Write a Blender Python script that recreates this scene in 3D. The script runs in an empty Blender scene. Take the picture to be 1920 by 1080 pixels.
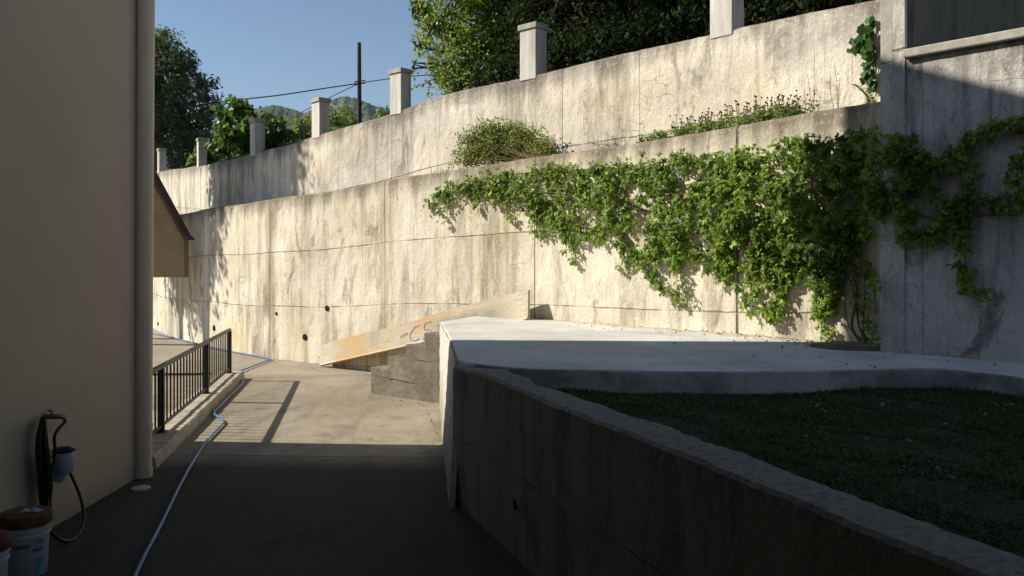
import bpy, math, random
import numpy as np
from mathutils import Vector, Matrix
random.seed(7)
rng = np.random.default_rng(11)
S = bpy.context.scene
COL = S.collection

# ------------------------------------------------------------------ camera, sky, sun, exposure
F = 1600.0; U0 = 960.0; V0 = 488.0; EYE = 2.1
cd = bpy.data.cameras.new("camera"); cam = bpy.data.objects.new("camera", cd); COL.objects.link(cam)
cam.location = (0, 0, EYE); cam.rotation_euler = (math.radians(90), 0, 0)
cd.sensor_width = 36.0; cd.lens = 36.0 * F / 1920.0
cd.shift_y = (V0 - 540.0) / 1920.0
cd.clip_start = 0.05; cd.clip_end = 6000
S.camera = cam
SUN_EL = math.radians(36.5)
SUN_DIR = Vector((math.cos(SUN_EL), -0.045, -math.sin(SUN_EL))).normalized()   # the way the light travels
w = bpy.data.worlds.new("World"); S.world = w; w.use_nodes = True
wn = w.node_tree.nodes; wl = w.node_tree.links
sky = wn.new("ShaderNodeTexSky"); sky.sky_type = 'NISHITA'; sky.sun_disc = False
sky.sun_elevation = SUN_EL; sky.sun_rotation = math.radians(270)
sky.altitude = 200; sky.air_density = 1.0; sky.dust_density = 0.25; sky.ozone_density = 2.0
bgn = wn["Background"]; bgn.inputs[1].default_value = 0.085
wl.new(sky.outputs[0], bgn.inputs[0])
sd = bpy.data.lights.new("sun", 'SUN'); so = bpy.data.objects.new("sun", sd); COL.objects.link(so)
sd.energy = 5.0; sd.angle = math.radians(0.53); sd.color = (1.0, 0.93, 0.80)
so.rotation_euler = SUN_DIR.to_track_quat('-Z', 'Y').to_euler(); so.location = (-40, 0, 40)
S.view_settings.view_transform = 'Standard'; S.view_settings.look = 'None'
S.view_settings.gamma = 1.0; S.view_settings.exposure = 0.42
try: S.view_settings.use_curve_mapping = False
except Exception: pass

# ------------------------------------------------------------------ geometry helpers
def at(u, v, Y): return Vector(((u - U0) / F * Y, Y, EYE - (v - V0) / F * Y))
def gnd(u, v, z=0.0):
    Y = F * (EYE - z) / (v - V0)
    return Vector(((u - U0) / F * Y, Y, z))

def mesh_obj(name, verts, faces, mat=None, parent=None, uv=None, smooth=False):
    me = bpy.data.meshes.new(name)
    me.from_pydata([tuple(v) for v in verts], [], faces)
    if uv is not None:
        lay = me.uv_layers.new(name="UVMap")
        li = np.empty(len(me.loops), dtype=np.int32); me.loops.foreach_get("vertex_index", li)
        arr = np.asarray(uv, dtype=np.float32)[li]
        lay.data.foreach_set("uv", arr.ravel())
    if mat is not None: me.materials.append(mat)
    if smooth: me.polygons.foreach_set("use_smooth", [True] * len(me.polygons))
    me.update()
    o = bpy.data.objects.new(name, me); COL.objects.link(o)
    if parent is not None: o.parent = parent
    return o

class MB:
    def __init__(s): s.v = []; s.f = []; s.uv = []
    def quadbox(s, o, ax, ay, az):
        """box from corner o spanned by three vectors"""
        o = Vector(o); ax = Vector(ax); ay = Vector(ay); az = Vector(az)
        b = len(s.v)
        for k in (0, 1):
            for (i, j) in ((0, 0), (1, 0), (1, 1), (0, 1)):
                s.v.append(o + ax * i + ay * j + az * k)
        fs = [(0, 3, 2, 1), (4, 5, 6, 7), (0, 1, 5, 4), (1, 2, 6, 5), (2, 3, 7, 6), (3, 0, 4, 7)]
        if ax.cross(ay).dot(az) < 0: fs = [tuple(reversed(f)) for f in fs]
        s.f += [tuple(b + i for i in f) for f in fs]
    def box(s, x0, x1, y0, y1, z0, z1): s.quadbox((x0, y0, z0), (x1 - x0, 0, 0), (0, y1 - y0, 0), (0, 0, z1 - z0))
    def tube(s, pts, rad, n=8, caps=True):
        pts = [Vector(p) for p in pts]; m = len(pts)
        rads = rad if hasattr(rad, '__len__') else [rad] * m
        b = len(s.v); prev = None
        for i, p in enumerate(pts):
            t = (pts[min(i + 1, m - 1)] - pts[max(i - 1, 0)])
            if t.length < 1e-9: t = Vector((0, 0, 1))
            t.normalize()
            if prev is None:
                a = Vector((0, 0, 1)) if abs(t.z) < .9 else Vector((1, 0, 0))
                nrm = t.cross(a).normalized()
            else:
                nrm = prev - t * prev.dot(t)
                nrm = nrm.normalized() if nrm.length > 1e-6 else t.orthogonal().normalized()
            prev = nrm; bi = t.cross(nrm)
            for k in range(n):
                a = 2 * math.pi * k / n
                s.v.append(p + (nrm * math.cos(a) + bi * math.sin(a)) * rads[i])
        for i in range(m - 1):
            for k in range(n):
                k2 = (k + 1) % n
                s.f.append((b + i * n + k, b + i * n + k2, b + (i + 1) * n + k2, b + (i + 1) * n + k))
        if caps:
            s.f.append(tuple(b + k for k in reversed(range(n))))
            s.f.append(tuple(b + (m - 1) * n + k for k in range(n)))
    def lathe(s, c, prof, n=28, axis=Vector((0, 0, 1)), ref=Vector((1, 0, 0))):
        """prof: (radius, height) from the bottom up; first and last rings are capped"""
        c = Vector(c); axis = axis.normalized(); ref = (ref - axis * ref.dot(axis)).normalized(); bi = axis.cross(ref)
        b = len(s.v)
        for r, h in prof:
            for k in range(n):
                a = 2 * math.pi * k / n
                s.v.append(c + axis * h + (ref * math.cos(a) + bi * math.sin(a)) * r)
        for i in range(len(prof) - 1):
            for k in range(n):
                k2 = (k + 1) % n
                s.f.append((b + i * n + k, b + i * n + k2, b + (i + 1) * n + k2, b + (i + 1) * n + k))
        s.f.append(tuple(b + k for k in reversed(range(n))))
        s.f.append(tuple(b + (len(prof) - 1) * n + k for k in range(n)))
    def poly_extrude(s, pts, vec):
        pts = [Vector(p) for p in pts]; vec = Vector(vec); b = len(s.v); n = len(pts)
        nrm = Vector((0, 0, 0))
        for i in range(n): nrm += pts[i].cross(pts[(i + 1) % n])
        flip = nrm.dot(vec) > 0
        s.v += pts + [p + vec for p in pts]
        f1 = tuple(range(b, b + n)); f2 = tuple(range(b + n, b + 2 * n))
        s.f += [tuple(reversed(f1)), f2] if flip else [f1, tuple(reversed(f2))]
        for i in range(n):
            j = (i + 1) % n; q = (b + i, b + j, b + n + j, b + n + i)
            s.f.append(q if flip else tuple(reversed(q)))
    def build(s, name, mat, parent=None, smooth=False, bevel=0.0, seg=2, angle=0.6):
        o = mesh_obj(name, s.v, s.f, mat, parent, None, smooth)
        if bevel > 0:
            md = o.modifiers.new("bevel", 'BEVEL'); md.width = bevel; md.segments = seg; md.limit_method = 'ANGLE'; md.angle_limit = angle
        if smooth:
            try:
                o.data.set_sharp_from_angle(angle=math.radians(42))
            except Exception: pass
        return o

def tag(o, label=None, cat=None, group=None, kind=None):
    if label: o['label'] = label
    if cat: o['category'] = cat
    if group: o['group'] = group
    if kind: o['kind'] = kind
    return o
def empty(name, loc=(0, 0, 0)):
    o = bpy.data.objects.new(name, None); COL.objects.link(o); o.location = loc; o.empty_display_size = .2
    return o
def smooth_path(pts, sub=6):
    pts = [Vector(p) for p in pts]; out = []
    for i in range(len(pts) - 1):
        p0 = pts[max(i - 1, 0)]; p1 = pts[i]; p2 = pts[i + 1]; p3 = pts[min(i + 2, len(pts) - 1)]
        for k in range(sub):
            t = k / sub
            out.append(.5 * ((2 * p1) + (p2 - p0) * t + (2 * p0 - 5 * p1 + 4 * p2 - p3) * t * t + (3 * p1 - p0 - 3 * p2 + p3) * t ** 3))
    out.append(pts[-1]); return out

# ------------------------------------------------------------------ material helpers
class NT:
    def __init__(s, name):
        s.m = bpy.data.materials.new(name); s.m.use_nodes = True
        s.t = s.m.node_tree; s.N = s.t.nodes; s.L = s.t.links
        s.b = s.N["Principled BSDF"]; s.b.inputs["Specular IOR Level"].default_value = .25
        s.out = s.N["Material Output"]
    def set(s, sock, v):
        if v is None: return
        if isinstance(v, bpy.types.NodeSocket): s.L.new(v, sock)
        elif isinstance(v, (tuple, list)) and len(v) == 3 and sock.type == 'RGBA': sock.default_value = (*v, 1)
        else: sock.default_value = v
    def uv(s): return s.N.new("ShaderNodeTexCoord").outputs["UV"]
    def obj(s): return s.N.new("ShaderNodeTexCoord").outputs["Object"]
    def pos(s): return s.N.new("ShaderNodeNewGeometry").outputs["Position"]
    def map(s, vec, scale=(1, 1, 1), loc=(0, 0, 0)):
        n = s.N.new("ShaderNodeMapping"); s.L.new(vec, n.inputs[0]); n.inputs["Scale"].default_value = scale; n.inputs["Location"].default_value = loc
        return n.outputs[0]
    def noise(s, vec, scale=1.0, detail=4.0, rough=.55, dist=0.0, color=False):
        n = s.N.new("ShaderNodeTexNoise"); s.L.new(vec, n.inputs["Vector"])
        n.inputs["Scale"].default_value = scale; n.inputs["Detail"].default_value = detail; n.inputs["Roughness"].default_value = rough; n.inputs["Distortion"].default_value = dist
        return n.outputs["Color" if color else "Fac"]
    def vor(s, vec, scale=1.0, feature='DISTANCE_TO_EDGE'):
        n = s.N.new("ShaderNodeTexVoronoi"); n.feature = feature; s.L.new(vec, n.inputs["Vector"]); n.inputs["Scale"].default_value = scale
        return n.outputs["Distance"]
    def math(s, op, a, b=None, c=None, clamp=False):
        n = s.N.new("ShaderNodeMath"); n.operation = op; n.use_clamp = clamp
        s.set(n.inputs[0], a); s.set(n.inputs[1], b); s.set(n.inputs[2], c)
        return n.outputs[0]
    def vadd(s, a, b, k=1.0):
        n = s.N.new("ShaderNodeVectorMath"); n.operation = 'MULTIPLY_ADD'
        s.L.new(b, n.inputs[0]); n.inputs[1].default_value = (k, k, k); s.L.new(a, n.inputs[2]); return n.outputs[0]
    def ramp(s, fac, lo, hi, a=0.0, b=1.0):
        n = s.N.new("ShaderNodeMapRange"); n.clamp = True; s.set(n.inputs[0], fac)
        n.inputs[1].default_value = lo; n.inputs[2].default_value = hi; n.inputs[3].default_value = a; n.inputs[4].default_value = b
        return n.outputs[0]
    def mix(s, fac, a, b, mode='MIX'):
        n = s.N.new("ShaderNodeMix"); n.data_type = 'RGBA'; n.blend_type = mode
        s.set(n.inputs[0], fac); s.set(n.inputs[6], a); s.set(n.inputs[7], b); return n.outputs[2]
    def sep(s, vec):
        n = s.N.new("ShaderNodeSeparateXYZ"); s.L.new(vec, n.inputs[0]); return n.outputs
    def comb(s, x, y, z=0.0):
        n = s.N.new("ShaderNodeCombineXYZ"); s.set(n.inputs[0], x); s.set(n.inputs[1], y); s.set(n.inputs[2], z); return n.outputs[0]
    def island(s): return s.N.new("ShaderNodeNewGeometry").outputs["Random Per Island"]
    def bump(s, h, strength=.4, dist=.02):
        n = s.N.new("ShaderNodeBump"); n.inputs["Strength"].default_value = strength; n.inputs["Distance"].default_value = dist
        s.L.new(h, n.inputs["Height"]); s.L.new(n.outputs[0], s.b.inputs["Normal"])
    def done(s, color=None, rough=.85, metal=None):
        s.set(s.b.inputs["Base Color"], color); s.set(s.b.inputs["Roughness"], rough); s.set(s.b.inputs["Metallic"], metal)
        return s.m

def wall_concrete(name, light, mid, dark, warm, seed=0.0, lifts=1.15, vjoints=(), stains=(), top_dark=.5, warm_amt=.6, contrast=1.0, bmp=.65, blotchy=.75):
    """board-marked concrete; uv.x = metres along the wall, uv.y = metres below the top (negative)"""
    t = NT(name); uv = t.uv(); uvs = t.map(uv, loc=(seed, seed * .37, seed))
    x, y, _ = t.sep(uv)
    streak = t.noise(t.map(uvs, (1.7, .16, 1)), 1.0, 6, .62)
    fine = t.noise(t.map(uvs, (9, .7, 1)), 1.0, 5, .65)
    blot = t.noise(t.map(uvs, (.55, .75, 1)), 1.0, 7, .6, .4)
    grain = t.noise(uvs, 38, 4, .7)
    mott = t.noise(uvs, 5.5, 6, .68, .6)
    warmn = t.noise(t.map(uvs, (.45, .5, 1), (3.1, 9.7, 0)), 1.0, 5, .6)
    c = t.mix(t.ramp(blot, .36, .66), mid, light)
    c = t.mix(t.math('MULTIPLY', t.ramp(warmn, .48, .68), warm_amt), c, warm)
    c = t.mix(t.math('MULTIPLY', t.ramp(streak, .52, .64), .62 * contrast), c, dark)
    c = t.mix(t.math('MULTIPLY', t.ramp(fine, .57, .70), .45 * contrast), c, dark)
    spk = t.noise(t.map(uvs, (1.3, 1, 1)), 17, 5, .72, .3); spk2 = t.noise(t.map(uvs, (1.0, .45, 1), (4, 4, 0)), 11, 5, .7)
    c = t.mix(t.math('MULTIPLY', t.ramp(spk, .54, .70), .55 * contrast), c, mid)
    c = t.mix(t.math('MULTIPLY', t.ramp(spk2, .60, .72), .5 * contrast), c, dark)
    c = t.mix(t.math('MULTIPLY', t.ramp(t.math('SUBTRACT', 1.0, spk), .56, .70), .4), c, tuple(min(.85, k * 1.18) for k in light))
    c = t.mix(t.math('MULTIPLY', t.ramp(mott, .56, .75), .38 * contrast), c, mid)
    c = t.mix(t.math('MULTIPLY', t.ramp(t.math('SUBTRACT', 1.0, mott), .56, .72), .35), c, light)
    b2 = t.noise(t.map(uvs, (1.9, .30, 1), (2.2, 6.1, 0)), 1.0, 9, .72, .8); b3 = t.noise(t.map(uvs, (2.4, 1.0, 1), (7.7, 1.4, 0)), 1.0, 8, .7, .5)
    c = t.mix(t.math('MULTIPLY', t.ramp(b2, .52, .63), blotchy * contrast), c, tuple(a * .55 + b * .45 for a, b in zip(dark, mid)))
    c = t.mix(t.math('MULTIPLY', t.ramp(b3, .56, .64), .6 * contrast), c, dark)
    c = t.mix(t.math('MULTIPLY', t.ramp(t.math('SUBTRACT', 1.0, b3), .55, .68), .55), c, tuple(min(.86, k * 1.16) for k in light))
    # weathered top edge with runs below it
    topn = t.math('ADD', t.ramp(y, -.62, -.02), t.math('MULTIPLY', t.math('SUBTRACT', streak, .5), 2.2))
    c = t.mix(t.math('MULTIPLY', t.ramp(topn, .45, 1.05), top_dark), c, dark)
    # dirt splash at the bottom left to per-wall stains; formwork lifts
    yw = t.math('ADD', y, t.math('MULTIPLY', t.math('SUBTRACT', t.noise(t.map(uvs, (.5, 0.2, 1)), 1.0, 3), .5), .05))
    yy = t.math('DIVIDE', yw, lifts)
    fr = t.math('ABSOLUTE', t.math('SUBTRACT', t.math('FRACT', t.math('ADD', yy, 40.5)), .5))
    fine_w = t.math('ADD', fr, t.math('MULTIPLY', t.math('SUBTRACT', t.noise(t.map(uvs, (6, 6, 1)), 1.0, 4), .5), .030))
    line = t.math('SUBTRACT', 1.0, t.ramp(fine_w, .004, .014))
    line = t.math('MULTIPLY', line, t.ramp(t.noise(t.map(uvs, (1.2, 1.0, 1), (5, 5, 0)), 1.0, 3), .34, .52))
    c = t.mix(t.math('MULTIPLY', line, .62), c, dark)
    below = t.math('MULTIPLY', t.ramp(t.math('FRACT', t.math('ADD', yy, 40.0)), .78, 1.0), t.ramp(streak, .42, .62))
    c = t.mix(t.math('MULTIPLY', below, .35 * contrast), c, dark)
    # thin board marks and cracks
    bx = t.math('ABSOLUTE', t.math('SUBTRACT', t.math('FRACT', t.math('DIVIDE', t.math('ADD', x, t.math('MULTIPLY', grain, .012)), .52)), .5))
    board = t.math('MULTIPLY', t.math('SUBTRACT', 1.0, t.ramp(bx, .004, .016)), t.ramp(t.noise(t.map(uvs, (1.9, .9, 1), (1, 2, 0)), 1.0, 3), .55, .68))
    c = t.mix(t.math('MULTIPLY', board, .32), c, dark)
    wv = t.vadd(t.map(uvs, (.8, 1.7, 1)), t.noise(uvs, 3.5, 5, .6, 0, True), .32)
    crk = t.math('SUBTRACT', 1.0, t.ramp(t.vor(wv, 1.5), .002, .008))
    crk = t.math('MULTIPLY', crk, t.ramp(t.noise(t.map(uvs, (.7, .8, 1), (8, 1, 0)), 1.0, 3), .57, .66))
    c = t.mix(t.math('MULTIPLY', crk, .55), c, tuple(k * .6 for k in dark))
    hgt = t.math('ADD', t.math('ADD', t.math('MULTIPLY', mott, .5), t.math('MULTIPLY', fine, .5)), t.math('MULTIPLY', t.math('ADD', spk, spk2), -.35))
    hgt = t.math('SUBTRACT', hgt, t.math('MULTIPLY', t.math('MAXIMUM', t.math('MAXIMUM', line, crk), board), .55))
    pit = t.math('SUBTRACT', 1.0, t.ramp(t.vor(t.vadd(uvs, t.noise(uvs, 9, 3, .5, 0, True), .05), 6.5, 'F1'), .02, .07))
    pit = t.math('MULTIPLY', pit, t.ramp(t.noise(uvs, 1.7, 2), .5, .6))
    hgt = t.math('SUBTRACT', hgt, t.math('MULTIPLY', pit, .5)); hgt = t.math('ADD', hgt, t.math('MULTIPLY', grain, .35))
    c = t.mix(t.math('MULTIPLY', pit, .6), c, dark)
    for (sx, wd, amt) in vjoints:       # cast joints between bays
        d = t.math('ABSOLUTE', t.math('SUBTRACT', t.math('ADD', x, t.math('MULTIPLY', t.math('SUBTRACT', fine, .5), .03)), sx))
        j = t.math('SUBTRACT', 1.0, t.ramp(d, wd * .5, wd)); hgt = t.math('SUBTRACT', hgt, t.math('MULTIPLY', j, .8))
        c = t.mix(t.math('MULTIPLY', j, amt), c, tuple(k * .5 for k in dark))
    for (sx, wd, y0, y1, amt, colr) in stains:   # seep stains with a shape of their own
        d = t.math('ABSOLUTE', t.math('SUBTRACT', t.math('ADD', x, t.math('MULTIPLY', t.math('SUBTRACT', t.noise(t.map(uvs, (1.5, 1.2, 1)), 1.0, 4), .5), wd * 1.6)), sx))
        j = t.math('MULTIPLY', t.math('SUBTRACT', 1.0, t.ramp(d, wd * .3, wd)), t.ramp(y, y0 - .02, y0 - .25)) if y0 < 0 else t.math('SUBTRACT', 1.0, t.ramp(d, wd * .3, wd))
        j = t.math('MULTIPLY', j, t.ramp(y, y1, y1 + .3)); j = t.math('MULTIPLY', j, t.ramp(fine, .30, .55, .45, 1.0))
        c = t.mix(t.math('MULTIPLY', j, amt), c, colr)
    g2 = t.noise(t.map(uvs, (1, .8, 1), (3, 3, 0)), 24, 3, .8)
    c = t.mix(t.ramp(grain, .30, .55, .18, 0), c, dark); c = t.mix(t.ramp(g2, .58, .70, 0, .28 * contrast), c, dark); c = t.mix(t.ramp(g2, .32, .44, .4, 0), c, tuple(min(.88, k * 1.15) for k in light))
    t.bump(hgt, bmp, .035)
    return t.done(c, .93)

def simple(name, col, rough=.8, var=.25, scale=6.0, metal=0.0, bump=.2, streaky=False, dark=None):
    t = NT(name); p = t.pos()
    q = t.map(p, (1, 1, .15 if streaky else 1))
    n1 = t.noise(q, scale, 6, .6); n2 = t.noise(p, scale * 9, 3, .6)
    dk = dark or tuple(k * (1 - var) for k in col); lt = tuple(min(1, k * (1 + var * .5)) for k in col)
    c = t.mix(t.ramp(n1, .3, .7), dk, lt); c = t.mix(t.ramp(n2, .45, .75, 0, .35), c, dk)
    t.bump(t.math('ADD', n1, t.math('MULTIPLY', n2, .5)), bump, .01)
    return t.done(c, rough, metal)

def leaf_mat(name, cols, rough=.5, trans=.35, clump=1.2, spec=.3):
    """each leaf takes its own shade; clumps of older and newer leaves"""
    t = NT(name); r = t.island(); p = t.pos()
    n = t.noise(p, clump, 3)
    f = t.math('ADD', t.math('MULTIPLY', r, .75), t.math('MULTIPLY', t.ramp(n, .35, .65), .35))
    c = t.mix(t.ramp(f, .1, .55), cols[0], cols[1]); c = t.mix(t.ramp(f, .6, 1.05), c, cols[2])
    if len(cols) > 3: c = t.mix(t.ramp(t.math('FRACT', t.math('MULTIPLY', r, 37.3)), .955, .975), c, cols[3])
    t.set(t.b.inputs["Base Color"], c); t.b.inputs["Roughness"].default_value = rough
    t.b.inputs["Specular IOR Level"].default_value = spec
    tr = t.N.new("ShaderNodeBsdfTranslucent"); t.L.new(t.mix(.5, c, tuple(min(1, k * 1.6) for k in cols[2])), tr.inputs[0])
    mx = t.N.new("ShaderNodeMixShader"); mx.inputs[0].default_value = trans
    t.L.new(t.b.outputs[0], mx.inputs[1]); t.L.new(tr.outputs[0], mx.inputs[2]); t.L.new(mx.outputs[0], t.out.inputs[0])
    return t.m

# ------------------------------------------------------------------ wall plan curves
PLAN = smooth_path([(-16, 34, 0), (-12.6, 29.0, 0), (-9.9, 24.4, 0), (-7.8, 21.5, 0), (-5.35, 18.55, 0), (-3.06, 16.48, 0), (.334, 13.36, 0), (3.52, 9.7, 0), (4.75, 8.3, 0)], 12)
DIR = Vector((.657, -.754, 0)); NF = Vector((-.754, -.657, 0)); NB = -NF
def offset_curve(pts, d):
    out = []
    for i, p in enumerate(pts):
        t = (pts[min(i + 1, len(pts) - 1)] - pts[max(i - 1, 0)]).normalized()
        n = Vector((-t.y, t.x, 0))            # to the left of travel = behind the wall
        out.append(p + n * d)
    return out
PLAN_UP = offset_curve(PLAN, 1.25)
def cum(pts):
    s = [0.0]
    for i in range(1, len(pts)): s.append(s[-1] + (pts[i] - pts[i - 1]).length)
    return s
class Curve:
    def __init__(s, pts):
        s.p = pts; s.s = cum(pts); s.u = [U0 + F * p.x / p.y for p in pts]
    def at_u(s, u):
        return Vector((np.interp(u, s.u, [p.x for p in s.p]), np.interp(u, s.u, [p.y for p in s.p]), 0))
    def s_at_u(s, u): return float(np.interp(u, s.u, s.s))
    def at_s(s, q): return Vector((np.interp(q, s.s, [p.x for p in s.p]), np.interp(q, s.s, [p.y for p in s.p]), 0))
    def tan(s, q): return (s.at_s(q + .05) - s.at_s(q - .05)).normalized()
C2 = Curve(PLAN); C3 = Curve(PLAN_UP)
TOP2 = [(200, 433), (287, 412), (333, 403), (383, 393), (520, 373), (613, 360), (640, 354), (847, 319), (1050, 290), (1160, 273), (1280, 254), (1380, 240), (1513, 213), (1650, 189), (1760, 165)]
TOP3 = [(200, 341), (287, 323), (370, 312), (400, 307), (465, 290), (533, 274), (582, 257), (640, 242), (732, 213), (780, 195), (827, 180), (900, 163), (977, 146), (1027, 135), (1280, 76), (1333, 63), (1480, 33), (1650, 0), (1800, -40)]
def top_z(curve, tab, q):
    p = curve.at_s(q); u = U0 + F * p.x / p.y
    v = np.interp(u, [a for a, b in tab], [b for a, b in tab])
    return EYE - (v - V0) / F * p.y
def p2(u, v, off=0.0):
    """point on the face of the lower wall seen at (u, v), off metres in front of it"""
    p = C2.at_u(u); q = Vector((p.x, p.y, EYE - (v - V0) / F * p.y)); return q + NF * off
def p3(u, v, off=0.0):
    p = C3.at_u(u); q = Vector((p.x, p.y, EYE - (v - V0) / F * p.y)); return q + NF * off

def wall_mesh(name, curve, tab, s0, s1, zb, thick, mat, parent=None, step=.12, rough=.012, rows=26):
    n = max(2, int((s1 - s0) / step)); V = []; UV = []; Fc = []
    zs_prev = None; r = random.Random(3)
    tops = [top_z(curve, tab, s0 + (s1 - s0) * i / n) for i in range(n + 1)]
    sm = [np.mean(tops[max(0, i - 4):i + 5]) for i in range(n + 1)]
    for i in range(n + 1):
        q = s0 + (s1 - s0) * i / n; p = curve.at_s(q); t = curve.tan(q); nb = Vector((-t.y, t.x, 0))
        zt = sm[i] + .010 * math.sin(q * 1.7) + r.uniform(-rough, rough) * .6
        for k in range(rows + 1):
            f = k / rows; z = zb + (zt - zb) * f
            d = rough * (math.sin(q * 3.1 + z * 2.3) * .4 + r.uniform(-.35, .35)) if k not in (rows,) else rough * r.uniform(-.2, 1.3)
            V.append(p + nb * (d + (.0 if k < rows else .012)) + Vector((0, 0, z - (0 if k < rows else .004)))); UV.append((q, z - zt))
        V.append(p + nb * (.035 + r.uniform(0, .012)) + Vector((0, 0, zt + .012))); UV.append((q, .03))
        V.append(p + nb * thick + Vector((0, 0, zt + .004))); UV.append((q, .2))
        V.append(p + nb * thick + Vector((0, 0, zb))); UV.append((q, -(zt - zb)))
    m = rows + 4
    for i in range(n):
        for k in range(m - 1):
            Fc.append((i * m + k, (i + 1) * m + k, (i + 1) * m + k + 1, i * m + k + 1))
    Fc.append(tuple(reversed(range(m)))); Fc.append(tuple(n * m + k for k in range(m)))
    return mesh_obj(name, V, Fc, mat, parent, UV)

# ------------------------------------------------------------------ materials
s2 = C2.s_at_u; s3 = C3.s_at_u
DK = (.165, .135, .095)
M = {}
M['lower'] = wall_concrete('lower_wall_concrete', (.83, .765, .635), (.60, .535, .42), DK, (.72, .60, .38), 0.0, 1.15,
    vjoints=((s2(1003), .014, .9), (s2(1383), .022, .9), (s2(722), .015, .5), (s2(507), .02, .5), (s2(383), .012, .5)),
    stains=((s2(507), .30, -.05, -4, .75, (.23, .175, .10)), (s2(720), .16, -.05, -4, .5, (.36, .26, .12)), (s2(572), .14, -2.55, -4, .6, (.25, .19, .11)),
            (s2(614), .10, -2.3, -4, .5, (.28, .21, .12)), (s2(560), .6, -2.6, -4, .35, (.48, .33, .15)), (s2(440), 1.1, -2.75, -4, .5, (.60, .45, .22)), (s2(860), .18, -.2, -2.2, .4, (.3, .25, .17))), top_dark=.9)
M['upper'] = wall_concrete('upper_wall_concrete', (.82, .75, .635), (.58, .525, .44), (.18, .155, .13), (.74, .62, .40), 17.3, 1.35,
    vjoints=((s3(1055), .014, .5), (s3(1200), .01, .3), (s3(735), .012, .4)),
    stains=((s3(1150), .9, -.35, -1.2, .25, (.66, .52, .28)), (s3(1400), .5, -.3, -1.4, .35, (.66, .52, .30)), (s3(700), 1.3, -.1, -1.2, .35, (.27, .24, .21)), (s3(1490), .45, -.05, -.8, .6, (.25, .22, .18)), (s3(1570), .5, -.05, -.55, .6, (.25, .22, .18))), top_dark=.9, warm_amt=.45)
M['right'] = wall_concrete('side_wall_concrete', (.68, .655, .61), (.43, .41, .37), (.12, .112, .095), (.46, .41, .32), 33.1, 1.55, top_dark=.35, warm_amt=.3, blotchy=.8, contrast=1.15,
    vjoints=((.42, .010, .18), (1.9, .010, .2)))
M['returnwall'] = wall_concrete('return_wall_concrete', (.17, .155, .12), (.13, .118, .092), (.05, .045, .036), (.16, .13, .08), 91.0, 1.9, top_dark=.2, warm_amt=.3)  # darker than the side wall: shade of the recess put into the colour
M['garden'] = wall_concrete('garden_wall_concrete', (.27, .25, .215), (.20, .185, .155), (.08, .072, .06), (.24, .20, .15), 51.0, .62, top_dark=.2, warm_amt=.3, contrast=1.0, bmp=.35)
def block_mat():
    t = NT('block_concrete'); p = t.pos(); x, y, z = t.sep(p); n1 = t.noise(p, 1.6, 6, .6); n2 = t.noise(p, 9, 5, .7); n3 = t.noise(p, 45, 4, .7)
    c = t.mix(t.ramp(n1, .35, .65), (.18, .152, .112), (.31, .27, .21)); c = t.mix(t.ramp(n2, .46, .66, 0, .65), c, (.12, .10, .07)); c = t.mix(t.ramp(n3, .5, .75, 0, .45), c, (.12, .10, .075))
    zz = t.math('ADD', z, t.math('ADD', t.math('MULTIPLY', n2, .05), t.math('MULTIPLY', x, .06)))
    ln = t.math('SUBTRACT', 1.0, t.ramp(t.math('ABSOLUTE', t.math('SUBTRACT', t.math('FRACT', t.math('DIVIDE', zz, .36)), .5)), .010, .028)); ln = t.math('MULTIPLY', ln, t.ramp(n1, .42, .52))
    c = t.mix(t.math('MULTIPLY', ln, .8), c, (.05, .04, .03)); t.bump(t.math('SUBTRACT', t.math('ADD', n2, t.math('MULTIPLY', n3, .7)), ln), .9, .02); return t.done(c, .95)
M['blocks'] = block_mat()

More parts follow.
